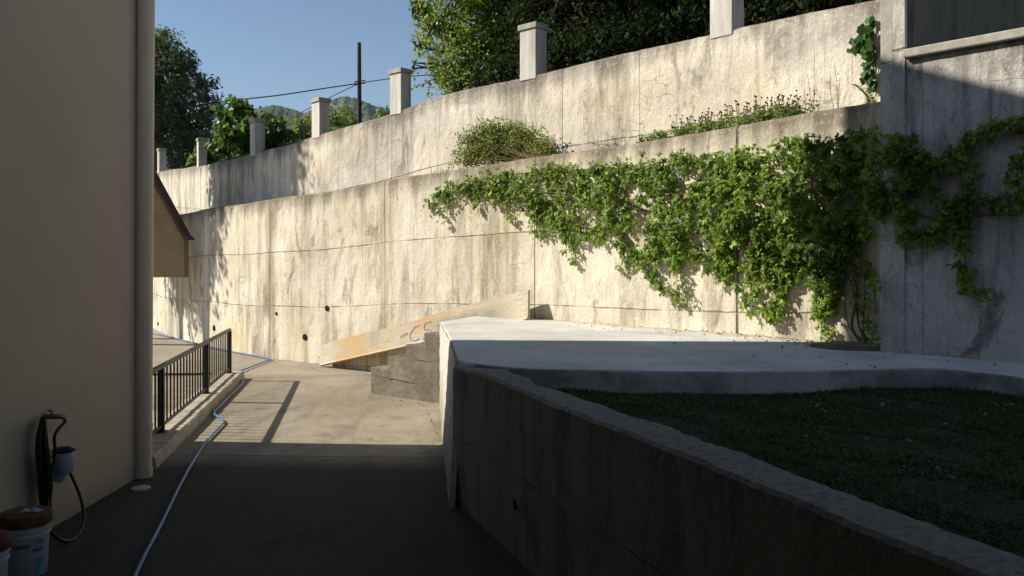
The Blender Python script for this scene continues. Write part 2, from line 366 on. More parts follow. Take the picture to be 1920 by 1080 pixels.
def ground_mat():
    t = NT('driveway_concrete'); p = t.pos(); x, y, z = t.sep(p)
    n1 = t.noise(p, .55, 7, .6, .5); n2 = t.noise(p, 7, 5, .65); n3 = t.noise(p, 70, 3, .7)
    br = t.noise(t.map(p, (14, 1.1, 1)), 1.0, 4, .6)
    arc = t.noise(t.map(p, (1.6, .35, 1), (4, 2, 0)), 1.0, 3, .5, 1.2)
    c = t.mix(t.ramp(n1, .35, .65), (.25, .21, .15), (.36, .31, .235))
    c = t.mix(t.ramp(n2, .45, .72, 0, .4), c, (.17, .14, .105))
    c = t.mix(t.ramp(br, .5, .75, 0, .30), c, (.37, .325, .255))
    c = t.mix(t.ramp(arc, .53, .63, 0, .45), c, (.155, .13, .095))
    c = t.mix(t.ramp(n3, .5, .8, 0, .45), c, (.12, .10, .08))
    agg = t.vor(p, 95, 'F1'); c = t.mix(t.ramp(agg, .15, .42, .30, 0), c, (.40, .36, .29))
    st = t.noise(t.map(p, (.9, .55, 1), (11, 3, 0)), 1.0, 7, .68, 1.4); c = t.mix(t.ramp(st, .52, .62, 0, .5), c, (.14, .115, .08))
    gr = t.noise(t.map(p, (1.2, 1.2, 1), (5, 9, 0)), 2.2, 6, .7); c = t.mix(t.ramp(gr, .60, .68, 0, .55), c, (.13, .11, .08))
    fara = t.ramp(y, 15.5, 15.6); c = t.mix(t.math('MULTIPLY', fara, .35), c, (.40, .35, .28))
    hj = None
    for yj in (9.12, 15.55, 21.5):
        d = t.math('ABSOLUTE', t.math('SUBTRACT', t.math('ADD', y, t.math('ADD', t.math('MULTIPLY', x, .03), t.math('MULTIPLY', n2, .03))), yj))
        j = t.math('SUBTRACT', 1.0, t.ramp(d, .008, .022)); hj = j if hj is None else t.math('MAXIMUM', hj, j)
    near_shade = t.math('MULTIPLY', t.math('SUBTRACT', 1.0, t.ramp(t.math('ADD', y, t.math('MULTIPLY', t.math('SUBTRACT', n1, .5), .5)), 8.6, 9.25)), .86)
    c = t.mix(near_shade, c, (.018, .017, .014))                    # house shade painted into the near slab, darker past the joint
    c = t.mix(t.math('MULTIPLY', hj, .75), c, (.05, .042, .03))
    h = t.math('ADD', t.math('ADD', t.math('MULTIPLY', n3, .6), t.math('MULTIPLY', br, .5)), t.math('MULTIPLY', n2, .4)); h = t.math('SUBTRACT', h, hj)
    t.bump(h, .6, .012)
    return t.done(c, .9)
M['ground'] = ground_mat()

def white_mat():
    t = NT('white_screed'); p = t.pos()
    n1 = t.noise(p, 1.1, 7, .62, .4); n2 = t.noise(t.map(p, (2, 9, 2)), 1.0, 5, .6); n3 = t.noise(p, 30, 3, .6)
    c = t.mix(t.ramp(n1, .35, .7), (.50, .48, .445), (.78, .76, .715)); c = t.mix(t.ramp(n2, .50, .72, 0, .5), c, (.50, .48, .44)); c = t.mix(t.ramp(n3, .58, .75, 0, .5), c, (.42, .39, .34))
    n4 = t.noise(p, 3.2, 7, .7, .8); c = t.mix(t.ramp(n4, .56, .68, 0, .4), c, (.46, .43, .38))
    xx, yy, _z = t.sep(p); dw = t.math('ADD', t.math('MULTIPLY', t.math('SUBTRACT', xx, .334), -.754), t.math('MULTIPLY', t.math('SUBTRACT', yy, 13.36), -.657))
    dirt = t.ramp(t.math('ADD', dw, t.math('MULTIPLY', t.math('SUBTRACT', n4, .5), .9)), .0, .38, .65, 0); c = t.mix(dirt, c, (.33, .26, .17))
    a = gnd(1180, 640, 1.19); b = gnd(1375, 695, 1.19); x, y, z = t.sep(p)
    sd_ = t.math('ADD', t.math('MULTIPLY', t.math('SUBTRACT', x, a.x), (b.y - a.y)), t.math('MULTIPLY', t.math('SUBTRACT', y, a.y), -(b.x - a.x)))
    c = t.mix(t.ramp(t.math('ADD', sd_, t.math('MULTIPLY', n2, .03)), -.03, .03, 0, .22), c, (.45, .44, .42))
    t.bump(t.math('ADD', n2, t.math('MULTIPLY', n3, .4)), .35, .015); return t.done(c, .8)
M['white'] = white_mat()
def whitewash():
    t = NT('whitewash'); p = t.pos(); n1 = t.noise(t.map(p, (9, 9, .9)), 1.0, 6, .65); n2 = t.noise(p, 3, 5, .6); n3 = t.noise(p, 40, 3)
    c = t.mix(t.ramp(n1, .48, .66), (.58, .55, .49), (.30, .26, .20)); c = t.mix(t.ramp(n2, .58, .75, 0, .5), c, (.38, .33, .26))
    x, y, z = t.sep(p); sp = t.ramp(t.math('ADD', z, t.math('MULTIPLY', t.math('SUBTRACT', n2, .5), 1.1)), .05, .75, .75, 0); c = t.mix(sp, c, (.20, .175, .135))
    t.bump(t.math('ADD', n1, n3), .4, .012); return t.done(c, .88)
M['whitewash'] = whitewash()
def plaster():
    t = NT('beige_plaster'); p = t.pos(); n1 = t.noise(p, .7, 6, .6); n2 = t.noise(p, 130, 3, .7); n3 = t.noise(t.map(p, (1, 1.2, .2)), 1.2, 4)
    sp = t.ramp(t.vor(p, 2.1, 'F1'), .0, .016, 1, 0)
    x, y, z = t.sep(p)
    c = t.mix(t.ramp(n1, .3, .7), (.485, .392, .28), (.54, .44, .315)); c = t.mix(t.ramp(n3, .5, .75, 0, .18), c, (.47, .41, .31)); c = t.mix(t.math('MULTIPLY', sp, .5), c, (.2, .17, .12))
    damp = t.math('MULTIPLY', t.math('SUBTRACT', 1.0, t.ramp(t.math('ADD', z, t.math('MULTIPLY', n1, -.25)), -.1, .12)), .5); c = t.mix(damp, c, (.25, .21, .15))
    t.bump(n2, .5, .006); return t.done(c, .9)
M['plaster'] = plaster()
M['pipe'] = simple('painted_downpipe', (.74, .58, .40), .55, .10, 3, 0, .05, True)
M['wing'] = simple('tan_render', (.31, .235, .135), .9, .15, 3)
M['rooftrim'] = simple('brown_trim', (.13, .06, .045), .7, .3, 5)
M['tile'] = simple('clay_tile', (.30, .12, .07), .8, .4, 8)
M['kerb'] = simple('kerb_concrete', (.46, .40, .31), .9, .35, 5, 0, .5)
M['rail'] = simple('dark_green_paint', (.035, .042, .034), .45, .3, 20, 0, .1)
M['pillar'] = simple('pillar_render', (.64, .61, .555), .9, .38, 5, 0, .6, True)
M['cap'] = simple('pillar_cap_concrete', (.42, .40, .35), .92, .3, 9, 0, .5)
M['soil'] = simple('terrace_soil', (.20, .15, .09), .95, .45, 4, 0, .6)
M['lawnsoil'] = simple('lawn_soil', (.042, .038, .020), .95, .6, 3, 0, .8)
M['bark'] = simple('bark', (.11, .085, .06), .95, .5, 5, 0, .7, True)
M['polewood'] = simple('pole_wood', (.07, .055, .042), .9, .35, 4, 0, .4, True)
M['cable'] = simple('cable_rubber', (.02, .02, .022), .6, .2)
M['hose'] = simple('blue_grey_hose', (.12, .23, .42), .42, .35, 2.0, 0, .1)
M['black'] = simple('black_rubber', (.012, .012, .012), .45, .3, 8, 0, .1)
M['brass'] = simple('dull_brass', (.22, .19, .14), .4, .3, 20, .9, .1)
M['greyplastic'] = simple('grey_plastic', (.33, .35, .38), .5, .15, 6, 0, .1)
M['bucket'] = simple('white_bucket_plastic', (.42, .43, .45), .45, .2, 6, 0, .08)
M['rust'] = simple('rusty_lid', (.13, .058, .024), .8, .5, 7, 0, .5, False, (.045, .022, .012))
M['redlid'] = simple('red_brown_lid', (.10, .034, .022), .6, .3, 7)
M['foil'] = simple('grey_rag', (.38, .40, .42), .6, .4, 14, 0, .6)
M['ink'] = simple('black_ink', (.012, .012, .015), .6, .1)
M['teal'] = simple('teal_print', (.06, .30, .34), .5, .1)
M['greyink'] = simple('grey_print', (.22, .25, .28), .5, .1)
M['drain'] = simple('near_black', (.012, .010, .008), .95, .2)
M['cover'] = simple('pale_cover', (.45, .43, .38), .7, .2, 8)
M['stone'] = simple('pale_stone', (.24, .225, .19), .9, .4, 20)
M['litter'] = leaf_mat('dry_leaf', [(.22, .13, .05), (.30, .20, .09), (.14, .08, .035)], .8, .1)
M['vine'] = leaf_mat('vine_leaf', [(.032, .072, .008), (.110, .200, .018), (.30, .40, .045), (.50, .42, .07)], .5, .34, 1.6)
M['ivy'] = leaf_mat('ivy_leaf', [(.03, .075, .015), (.055, .125, .024), (.10, .20, .04)], .38, .25)
M['tree'] = leaf_mat('broadleaf', [(.075, .125, .016), (.18, .27, .030), (.36, .45, .06), (.38, .2, .05)], .45, .38, .9)
M['dark'] = leaf_mat('evergreen_leaf', [(.012, .022, .007), (.022, .040, .010), (.05, .075, .018), (.16, .06, .02)], .75, .2, .9, .08)
M['olive'] = leaf_mat('olive_leaf', [(.05, .08, .025), (.10, .14, .05), (.20, .24, .10)], .5, .2, .9)
M['fig'] = leaf_mat('fig_leaf', [(.035, .075, .014), (.075, .15, .025), (.17, .27, .045)], .45, .35, 1.0)
M['shrub'] = leaf_mat('shrub_leaf', [(.11, .16, .03), (.19, .25, .045), (.29, .34, .075), (.34, .24, .07)], .6, .3, 1.5)
M['weed'] = leaf_mat('weed_leaf', [(.08, .16, .025), (.15, .26, .045), (.26, .36, .08)], .5, .35, 2)
M['yellowplant'] = leaf_mat('yellow_leaf', [(.20, .24, .03), (.32, .34, .04), (.42, .40, .06)], .5, .35, 2)
M['brownlitter'] = leaf_mat('flower', [(.18, .09, .10), (.26, .15, .15), (.12, .06, .07)], .7, .2)
M['stem'] = simple('vine_stem', (.10, .07, .045), .9, .3, 10)
M['drystem'] = simple('dry_stem', (.22, .18, .08), .9, .3, 10)
M['grass'] = leaf_mat('lawn_grass', [(.020, .046, .008), (.036, .075, .012), (.07, .10, .022), (.12, .09, .035)], .6, .25, 1.3)

# ------------------------------------------------------------------ setting: ground, path
gs = 700
N_ = 24
o = mesh_obj('ground', [(-gs, -gs, -.30), (gs, -gs, -.30), (gs, gs, -.30), (-gs, gs, -.30)], [(0, 1, 2, 3)], M['soil']); tag(o, kind='structure')
# driveway: a slab sheet with gentle unevenness
vx = np.linspace(-17, 3.0, 81); vy = np.linspace(-4, 31, 141); V = []; Fc = []
for j, yy in enumerate(vy):
    for i, xx in enumerate(vx):
        V.append((xx, yy, .006 * math.sin(xx * 1.3 + yy * .7) - .006))
for j in range(len(vy) - 1):
    for i in range(len(vx) - 1):
        a = j * len(vx) + i; Fc.append((a, a + 1, a + 1 + len(vx), a + len(vx)))
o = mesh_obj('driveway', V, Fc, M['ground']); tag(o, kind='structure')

# ------------------------------------------------------------------ retaining walls
lw = empty('retaining_wall', C2.at_u(1000))
def wpart(fn, parent):
    o = fn; o.parent = parent; o.matrix_parent_inverse = Matrix.Translation(-Vector(parent.location)); return o
o = wall_mesh('wall_face', C2, TOP2, s2(215), s2(1662), -.3, .24, M['lower'], None, .12, .006); wpart(o, lw)
tag(lw, 'long lower concrete retaining wall with streaked board marks, behind the white slab and the vine', 'retaining wall')
mb_ = None
for (u, v, r) in ((297, 607, .045), (402, 615, .055), (519, 588, .028), (572, 632, .05), (614, 578, .045)):
    r *= 1.25; c = p2(u, v); q = C2.s_at_u(u); t = C2.tan(q); nf = Vector((t.y, -t.x, 0))
    m = MB(); m.lathe(c - nf * .03, [(r * 1.0, 0), (r * 1.0, .052), (r * .78, .056)], 14, nf, Vector((0, 0, 1)))
    h = m.build('drain_hole', M['drain'], None, True); wpart(h, lw)
uw = empty('retaining_wall', C3.at_u(1000))
o = wall_mesh('wall_face', C3, TOP3, s3(215), s3(1668), 2.6, .28, M['upper'], None, .12, .007, 22); wpart(o, uw)
tag(uw, 'upper concrete retaining wall, cracked and stained, carrying the row of white pillars', 'retaining wall')
# planting strip between the two walls
V = []; Fc = []; n = 60
for i in range(n + 1):
    q = s2(215) + (s2(1655) - s2(215)) * i / n; p = C2.at_s(q); t = C2.tan(q); nb = Vector((-t.y, t.x, 0)); zt = top_z(C2, TOP2, q) - .05
    for d, dz in ((.20, -.06), (.55, .03), (.9, .10), (1.27, .12)): V.append(p + nb * d + Vector((0, 0, zt + dz + random.uniform(-.02, .02))))
for i in range(n):
    for k in range(3): a = i * 4 + k; Fc.append((a, a + 4, a + 5, a + 1))
o = mesh_obj('planting_strip', V, Fc, M['soil'], None, None, True); tag(o, kind='structure')

# right hand wall with its post, coping and the return wall behind
R0 = Vector((.43125 * 8.52, 8.52, 0)); RD = Vector((.659, -.752, 0)); RN = Vector((-.752, -.659, 0))
def pr(u, v, off=0.0):
    k = (u - U0) / F       # R0 + s*RD : x = k*y
    s_ = (k * R0.y - R0.x) / (RD.x - k * RD.y); p = R0 + RD * s_
    return Vector((p.x, p.y, EYE - (v - V0) / F * p.y)) + RN * off
sw = empty('side_wall', R0)
def flat_wall(name, origin, d, nb, L, z0, ztop, thick, mat, parent, nx=40, nz=30, rough=.01):
    V = []; UV = []; Fc = []; r = random.Random(5)
    for i in range(nx + 1):
        q = L * i / nx; zt = ztop(q) if callable(ztop) else ztop
        for k in range(nz + 1):
            z = z0 + (zt - z0) * k / nz
            V.append(origin + d * q + nb * (rough * (math.sin(q * 3 + z * 2) * .4 + r.uniform(-.3, .3))) + Vector((0, 0, z))); UV.append((q, z - zt))
        V.append(origin + d * q + nb * thick + Vector((0, 0, zt))); UV.append((q, .1))
        V.append(origin + d * q + nb * thick + Vector((0, 0, z0))); UV.append((q, z0 - zt))
    m = nz + 3
    for i in range(nx):
        for k in range(m - 1): Fc.append((i * m + k, (i + 1) * m + k, (i + 1) * m + k + 1, i * m + k + 1))
    Fc.append(tuple(reversed(range(m)))); Fc.append(tuple(nx * m + k for k in range(m)))
    o = mesh_obj(name, V, Fc, mat, None, UV)
    if parent: wpart(o, parent)
    return o
RB = -RN
ZC = 4.06
flat_wall('wall_face', R0, RD, RB, 9.0, -.3, ZC, .55, M['right'], sw, 70, 40)
m = MB(); m.quadbox(R0 + RD * .256 + RN * .07 + Vector((0, 0, ZC + .003)), RD * 8.6, RB * .45, (0, 0, .085)); o = m.build('coping', M['cap'], None, False, .012); wpart(o, sw)
m = MB(); m.quadbox(R0 + RN * .0 + RB * .004 + Vector((0, 0, ZC + .002)), RD * .125, RB * .5, (0, 0, 3.2)); o = m.build('post', M['cap'], None, False, .01); wpart(o, sw)
flat_wall('post_face', R0 + RD * .128 + RN * .012 + Vector((0, 0, 0)), RD, RB, .122, -.3, ZC + 3.2, .05, M['right'], sw, 4, 60)
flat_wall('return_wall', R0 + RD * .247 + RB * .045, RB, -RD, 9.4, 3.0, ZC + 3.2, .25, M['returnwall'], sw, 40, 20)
tag(sw, 'shaded concrete side wall at the right with overhanging coping, tall post and dark return wall', 'wall')

# ------------------------------------------------------------------ white platform slab, its end face and bevel
SZ = 1.19
pl = empty('platform', (0, 9, 0))
A_back = gnd(826, 603, SZ); A_mid = gnd(845, 637, SZ); A_front = gnd(858, 673, SZ)
front_uv = [(858, 673), (880, 680), (930, 686), (1000, 691), (1100, 693), (1200, 695), (1370, 696), (1500, 695), (1640, 692), (1750, 690), (1830, 697), (1920, 708), (2010, 722)]
front = [gnd(u, v, SZ) for u, v in front_uv]
back = [p2(u, 600, -.05) for u in (826, 900, 1000, 1100, 1250, 1400, 1540, 1600, 1640)]
back = [Vector((p.x, p.y, SZ)) for p in back]
back[0] = Vector((A_back.x, A_back.y, SZ))
backR = [Vector((p.x, p.y, SZ)) for p in (R0 + RB * .05, R0 + RD * 1.2 + RB * .05, R0 + RD * 2.2 + RB * .05, R0 + RD * 3.2 + RB * .05)]
ring = [A_back, A_mid] + smooth_path(front, 4)
far = gnd(2010, 722, SZ); ring += [Vector((5.6, 5.9, SZ))]
ring += list(reversed(backR)) + list(reversed(back[1:]))
# left end is battered: the foot sits further out than the top
foot = {0: gnd(824, 757), 1: gnd(830, 835), 2: gnd(842, 952)}
V = [Vector(p) for p in ring]; n = len(V); Fc = [tuple(range(n))]
mb = MB(); mb.v = V; mb.f = Fc
slab_low = []
for i, p in enumerate(ring):
    slab_low.append(p + Vector((0, 0, -.24)))
top = mb
b = len(top.v)
for i, p in enumerate(ring): top.v.append(p + Vector((0, 0, -.26 + .012 * math.sin(i * 2.1))) + Vector((0, -.02 if 2 <= i <= n - 12 else 0, 0)))
for i in range(n):
    j = (i + 1) % n; top.f.append((i, b + i, b + j, j))
top.f = [tuple(reversed(f)) if False else f for f in top.f]
o = top.build('slab', M['white'], None, False, .02, 3); wpart(o, pl)
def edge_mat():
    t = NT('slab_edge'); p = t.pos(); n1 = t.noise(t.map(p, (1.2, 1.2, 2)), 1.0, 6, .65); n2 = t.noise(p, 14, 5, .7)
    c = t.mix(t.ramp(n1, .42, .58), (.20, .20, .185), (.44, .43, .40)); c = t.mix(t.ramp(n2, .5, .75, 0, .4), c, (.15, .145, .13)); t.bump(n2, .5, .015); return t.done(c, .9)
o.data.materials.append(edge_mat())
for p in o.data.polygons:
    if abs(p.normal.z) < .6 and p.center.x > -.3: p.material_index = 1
# end face below the slab
ef = MB(); up = [A_back, A_mid, A_front]; lo = [foot[0], foot[1], foot[2]]
nrow = 14; cols = 16; V = []; Fc = []
def lerp3(a, t):
    return a[0].lerp(a[1], t * 2) if t < .5 else a[1].lerp(a[2], t * 2 - 1)
for i in range(cols + 1):
    t = i / cols; a = lerp3(lo, t) + Vector((0, 0, -.05)); c_ = lerp3(up, t) + Vector((-.012, 0, -.004))
    for k in range(nrow + 1):
        V.append(a.lerp(c_, k / nrow) + Vector((random.uniform(-.006, .006), 0, 0)))
for i in range(cols):
    for k in range(nrow): a = i * (nrow + 1) + k; Fc.append((a, a + nrow + 1, a + nrow + 2, a + 1))
# return onto the front: a hand's width of whitewash
FC_top = A_front; FC_low = foot[2]
V2 = len(V)
for i in range(3):
    d = Vector((.05 * i / 2, -.01 * i / 2, 0))
    for k in range(nrow + 1): V.append((FC_low + Vector((0, 0, -.05))).lerp(FC_top + Vector((-.012, -.004, -.004)), k / nrow) + d + Vector((0, random.uniform(-.004, .004), 0)))
for i in range(2):
    for k in range(nrow): a = V2 + i * (nrow + 1) + k; Fc.append((a, a + nrow + 1, a + nrow + 2, a + 1))
o = mesh_obj('end_face', V, Fc, M['whitewash']); wpart(o, pl)
tag(pl, 'white screeded platform slab with a whitewashed end, half in shadow below the vine', 'platform')
# fill under the slab (hidden core)
# ------------------------------------------------------------------ garden wall
GW0 = Vector((-.41, 7.24, 0)); GWd = Vector((1.75, -4.76, 0)).normalized(); GWn = Vector((GWd.y, -GWd.x, 0)); GWb = -GWn   # back side (+x)
if GWb.x < 0: GWb, GWn = GWn, GWb
def gtop(q): return 1.195 - .03 * max(0, min(1, (.3 - q) / .3)) + .004 * math.sin(q * 2.3) + .003 * math.sin(q * 9 + 1)
gw = empty('garden_wall', GW0)
V = []; UV = []; Fc = []; L = 9.0; nx = 260; nz = 24; r = random.Random(9)
for i in range(nx + 1):
    q = -.34 + L * i / nx; zt = gtop(q) + r.uniform(-.002, .002); base = GW0 + GWd * q
    er = r.uniform(0, .007) 
    wd = .275 + .010 * math.sin(q * 1.9 + 2) + .008 * math.sin(q * 7.1) + r.uniform(-.010, .010)
    if .9 < q < 1.5: wd -= .07 * math.sin((q - .9) / .6 * math.pi)
    for k in range(nz + 1):
        z = -.25 + (zt - .02 + .25) * k / nz
        V.append(base + GWb * (r.uniform(-.0012, .0012) + .004 * math.sin(q * 1.3 + z * 2) + (er if k == nz else 0)) + Vector((0, 0, z))); UV.append((q, z - zt))
    V.append(base + GWb * (.02 + er) + Vector((0, 0, zt))); UV.append((q, .02))
    for f in (.33, .66): V.append(base + GWb * (wd * f) + Vector((0, 0, zt + r.uniform(-.003, .005)))); UV.append((q, .02 + wd * f))
    V.append(base + GWb * (wd - .02) + Vector((0, 0, zt))); UV.append((q, wd))
    V.append(base + GWb * wd + Vector((0, 0, zt - .03))); UV.append((q, wd + .03))
    V.append(base + GWb * wd + Vector((0, 0, -.25))); UV.append((q, -1.2))
m = nz + 7
for i in range(nx):
    for k in range(m - 1): Fc.append((i * m + k, (i + 1) * m + k, (i + 1) * m + k + 1, i * m + k + 1))
Fc.append(tuple(reversed(range(m)))); Fc.append(tuple(nx * m + k for k in range(m)))
o = mesh_obj('wall_face', V, Fc, M['garden'], None, UV)
o.data.materials.append(simple('rough_wall_top', (.25, .228, .185), .95, .45, 26, 0, .5))
for p in o.data.polygons:
    if p.normal.z > .55: p.material_index = 1
wpart(o, gw)
tag(gw, 'low dark garden wall with a rough chipped top running from the white slab to the lower right corner', 'garden wall')
dh = gnd(932, 966, .33); 
mm = MB(); pt = GW0 + GWd * 1.25 + Vector((0, 0, .36)); mm.lathe(pt - GWn * .03, [(.036, 0), (.036, .034), (.028, .036)], 14, GWn, Vector((0, 0, 1))); o = mm.build('drain_hole', M['drain'], None, True); wpart(o, gw)

# lawn: soil sheet and grass
lawn = []
GZ = 1.0
def lawn_edge(q): return GW0 + GWd * q + GWb * .22
V = []; Fc = []; nu = 50; nv = 40
for i in range(nu + 1):
    q = -.05 + 8.6 * i / nu; a = lawn_edge(q)
    for k in range(nv + 1):
        x = a.x + (9.5 - a.x) * k / nv; y = a.y
        V.append((x, min(y, 7.9), GZ + .008 * math.sin(x * 2.1 + y) + .008 * math.sin(x * 5.3 - y * 3.7) + .006 * x))
for i in range(nu):
    for k in range(nv): a = i * (nv + 1) + k; Fc.append((a, a + nv + 1, a + nv + 2, a + 1))
o = mesh_obj('lawn_soil', V, Fc, M['lawnsoil'], None, None, True); tag(o, kind='structure')
def lawn_z(x, y): return GZ + .008 * math.sin(x * 2.1 + y) + .008 * math.sin(x * 5.3 - y * 3.7) + .006 * x
fx = [p.x for p in front]; fy = [p.y for p in front]
VV = []; FF = []; cnt = 0
while cnt < 46000:
    y = random.uniform(1.6, 7.3); x = random.uniform(-.4, .62 * y + .7)
    q = (7.24 - y) / 4.76 * Vector((1.75, -4.76, 0)).length; e = GW0 + GWd * q + GWb * .29
    if x < e.x + .02 or x > 5.4: continue
    if y > np.interp(x, fx, fy) - .03: continue
    dn = math.sin(x * 3.1 + 1.3 * y) * math.sin(y * 2.7 - x * 1.1) + math.sin(x * 7.7 + y * 5.1) * .5
    if dn < -.55 and random.random() < .85: continue
    h = random.uniform(.012, .032) * (1.5 if dn > .5 else 1); a = random.uniform(0, 6.28); l = random.uniform(.6, 2.2) * h; wd = random.uniform(.003, .007)
    z = lawn_z(x, y) - .005; b = len(VV); sx, sy = -math.sin(a) * wd, math.cos(a) * wd; dx, dy = math.cos(a) * l, math.sin(a) * l
    VV += [(x - sx, y - sy, z), (x + sx, y + sy, z), (x + sx * .7 + dx * .4, y + sy * .7 + dy * .4, z + h * .65), (x - sx * .7 + dx * .4, y - sy * .7 + dy * .4, z + h * .65), (x + dx, y + dy, z + h)]
    FF += [(b, b + 1, b + 2, b + 3), (b + 3, b + 2, b + 4)]; cnt += 1
o = mesh_obj('grass', VV, FF, M['grass']); tag(o, 'short patchy dark lawn grass behind the garden wall', 'grass', None, 'stuff')
# pale pebbles scattered on the lawn
mb = MB()
for (u, v, sp, k) in ((1530, 748, 30, 10), (1550, 770, 22, 14), (1700, 752, 90, 20), (1880, 765, 40, 22), (1760, 890, 60, 18), (1640, 770, 60, 8), (1710, 800, 140, 10), (1850, 790, 60, 12), (1600, 820, 120, 8)):
    for _ in range(k // 2):
        p = gnd(u + random.gauss(0, sp * .6), v + random.gauss(0, 6), 1.02)
        if p.y > np.interp(p.x, fx, fy) - .04: continue
        z = lawn_z(p.x, p.y); r_ = random.uniform(.006, .02)
        mb.lathe((p.x, p.y, z), [(r_ * .6, 0), (r_, r_ * .4), (r_ * .6, r_ * .9)], 6, Vector((random.uniform(-.3, .3), random.uniform(-.3, .3), 1)))
o = mb.build('pebbles', M['stone']); tag(o, 'pale pebbles scattered over the dark lawn', 'pebbles', None, 'stuff')

# ------------------------------------------------------------------ stepped block wall beside the platform
bs = empty('block_stair', gnd(760, 745))
f0 = gnd(690, 737); f1 = gnd(826, 757); fd = (f1 - f0).normalized(); Lb = (f1 - f0).length; fb = Vector((-fd.y, fd.x, 0))
steps = [(695, 727, 690), (727, 760, 670), (760, 795, 647), (795, 827, 625)]
def stair_pt(u):
    k = (u - U0) / F; s_ = (k * f0.y - f0.x) / (fd.x - k * fd.y); return f0 + fd * s_, s_
prev = None; V = []; 
for i, (ua, ub, vt) in enumerate(steps):
    pa, sa = stair_pt(ua); pb, sb = stair_pt(ub); pm = (pa + pb) / 2; zt = EYE - (vt - V0) / F * pm.y
    V += [f0 + fd * sa + Vector((0, 0, zt)), f0 + fd * sb + Vector((0, 0, zt))]
    m = MB(); m.quadbox(f0 + fd * (sa + .0) + fb * .302 + Vector((0, 0, -.1)), fd * (sb - sa - .004), fb * .95, (0, 0, zt - .06 + .1)); o = m.build('tread', M['blocks'], None, False, .01); wpart(o, bs)
m = MB(); m.poly_extrude([Vector((V[0].x, V[0].y, -.1))] + V + [Vector((V[-1].x, V[-1].y, -.1))], fb * .30); o = m.build('step_wall', M['blocks'], None, False, .012); wpart(o, bs)
tag(bs, 'stepped grey block wall of a short stair beside the white platform', 'stair')

# ------------------------------------------------------------------ long painted plank leaning on the wall
def plank_mat():
    t = NT('weathered_plank'); uv = t.uv(); x, y, _ = t.sep(uv)
    n1 = t.noise(t.map(uv, (.9, 2.2, 1), (2.3, 0, 0)), 1.0, 5, .6, .6); n2 = t.noise(t.map(uv, (2.5, 30, 1)), 1.0, 4, .6); n3 = t.noise(uv, 26, 4, .7); n4 = t.noise(t.map(uv, (1.3, 2.5, 1), (9, 4, 0)), 1.0, 5, .6)
    xn = t.math('ADD', x, t.math('MULTIPLY', t.math('SUBTRACT', n4, .5), .9))
    o1 = t.math('MULTIPLY', t.ramp(xn, .45, .75), t.ramp(xn, 1.55, 1.85, 1, 0)); o2 = t.math('MULTIPLY', t.math('MULTIPLY', t.ramp(xn, 2.9, 3.1), t.ramp(xn, 3.6, 4.1, 1, 0)), t.ramp(y, .18, .30))
    om = t.math('MULTIPLY', t.math('MAXIMUM', o1, o2), t.ramp(n1, .36, .54))
    c = t.mix(t.ramp(n1, .35, .65), (.42, .345, .245), (.53, .45, .335)); c = t.mix(t.ramp(n4, .54, .66, 0, .6), c, (.52, .36, .22)); c = t.mix(om, c, (.51, .33, .16))
    bl = t.math('MULTIPLY', t.ramp(x, 3.2, 3.7), t.math('SUBTRACT', 1.0, t.ramp(x, 4.9, 5.4))); bl = t.math('MULTIPLY', bl, t.ramp(n4, .25, .42)); bl = t.math('MULTIPLY', bl, t.math('SUBTRACT', 1.0, t.ramp(y, .26, .40)))
    c = t.mix(t.math('MULTIPLY', bl, .9), c, (.20, .20, .19))
    e = t.math('MAXIMUM', t.math('SUBTRACT', 1.0, t.ramp(x, .25, .6)), t.ramp(x, 5.1, 5.6)); c = t.mix(t.math('MULTIPLY', e, .8), c, (.56, .50, .40))
    sq = t.math('MULTIPLY', t.ramp(t.math('ABSOLUTE', t.math('SUBTRACT', x, 1.78)), .12, .17, 1, 0), t.ramp(y, .10, .16)); c = t.mix(t.math('MULTIPLY', sq, .6), c, (.28, .29, .25))
    c = t.mix(t.ramp(n2, .45, .70, 0, .5), c, (.3, .23, .14)); c = t.mix(t.ramp(n3, .52, .72, 0, .6), c, (.22, .16, .10)); c = t.mix(t.ramp(t.noise(uv, 3.5, 7, .7), .48, .62, 0, .55), c, (.40, .36, .29))
    t.bump(t.math('ADD', n2, n3), .5, .01); return t.done(c, .85)
M['plank'] = plank_mat()
Pa = gnd(600, 686, .015); Pb = gnd(994, 598.5, SZ + .012) + NF * .05
pd = (Pb - Pa); PL = pd.length; pd.normalize()
lean = (NB * .24 + Vector((0, 0, 1))).normalized(); lean = (lean - pd * lean.dot(pd)).normalized()
pn = pd.cross(lean).normalized(); pn = pn if pn.dot(NF) > 0 else -pn
PW = .42; pk = empty('plank', Pa)
V = []; UV = []; Fc = []; nx = 60
for i in range(nx + 1):
    q = PL * i / nx; wv = .012 * math.sin(q * 1.9) + random.uniform(-.004, .004); ht = PW + .06 * (q / PL) + wv
    for (a, c_) in ((0, 0), (0, .045), (0, .2), (0, ht), (-.045, ht), (-.045, 0.0)):
        V.append(Pa + pd * q + lean * c_ + pn * (a + (.035 if c_ == 0 and a == 0 else 0))); UV.append((q, c_))
for i in range(nx):
    for k in range(6): a = i * 6 + k; b = i * 6 + (k + 1) % 6; Fc.append((a, a + 6, b + 6, b))
Fc.append(tuple(reversed(range(6)))); Fc.append(tuple(nx * 6 + k for k in range(6)))
o = mesh_obj('board', V, Fc, M['plank'], None, UV); wpart(o, pk)
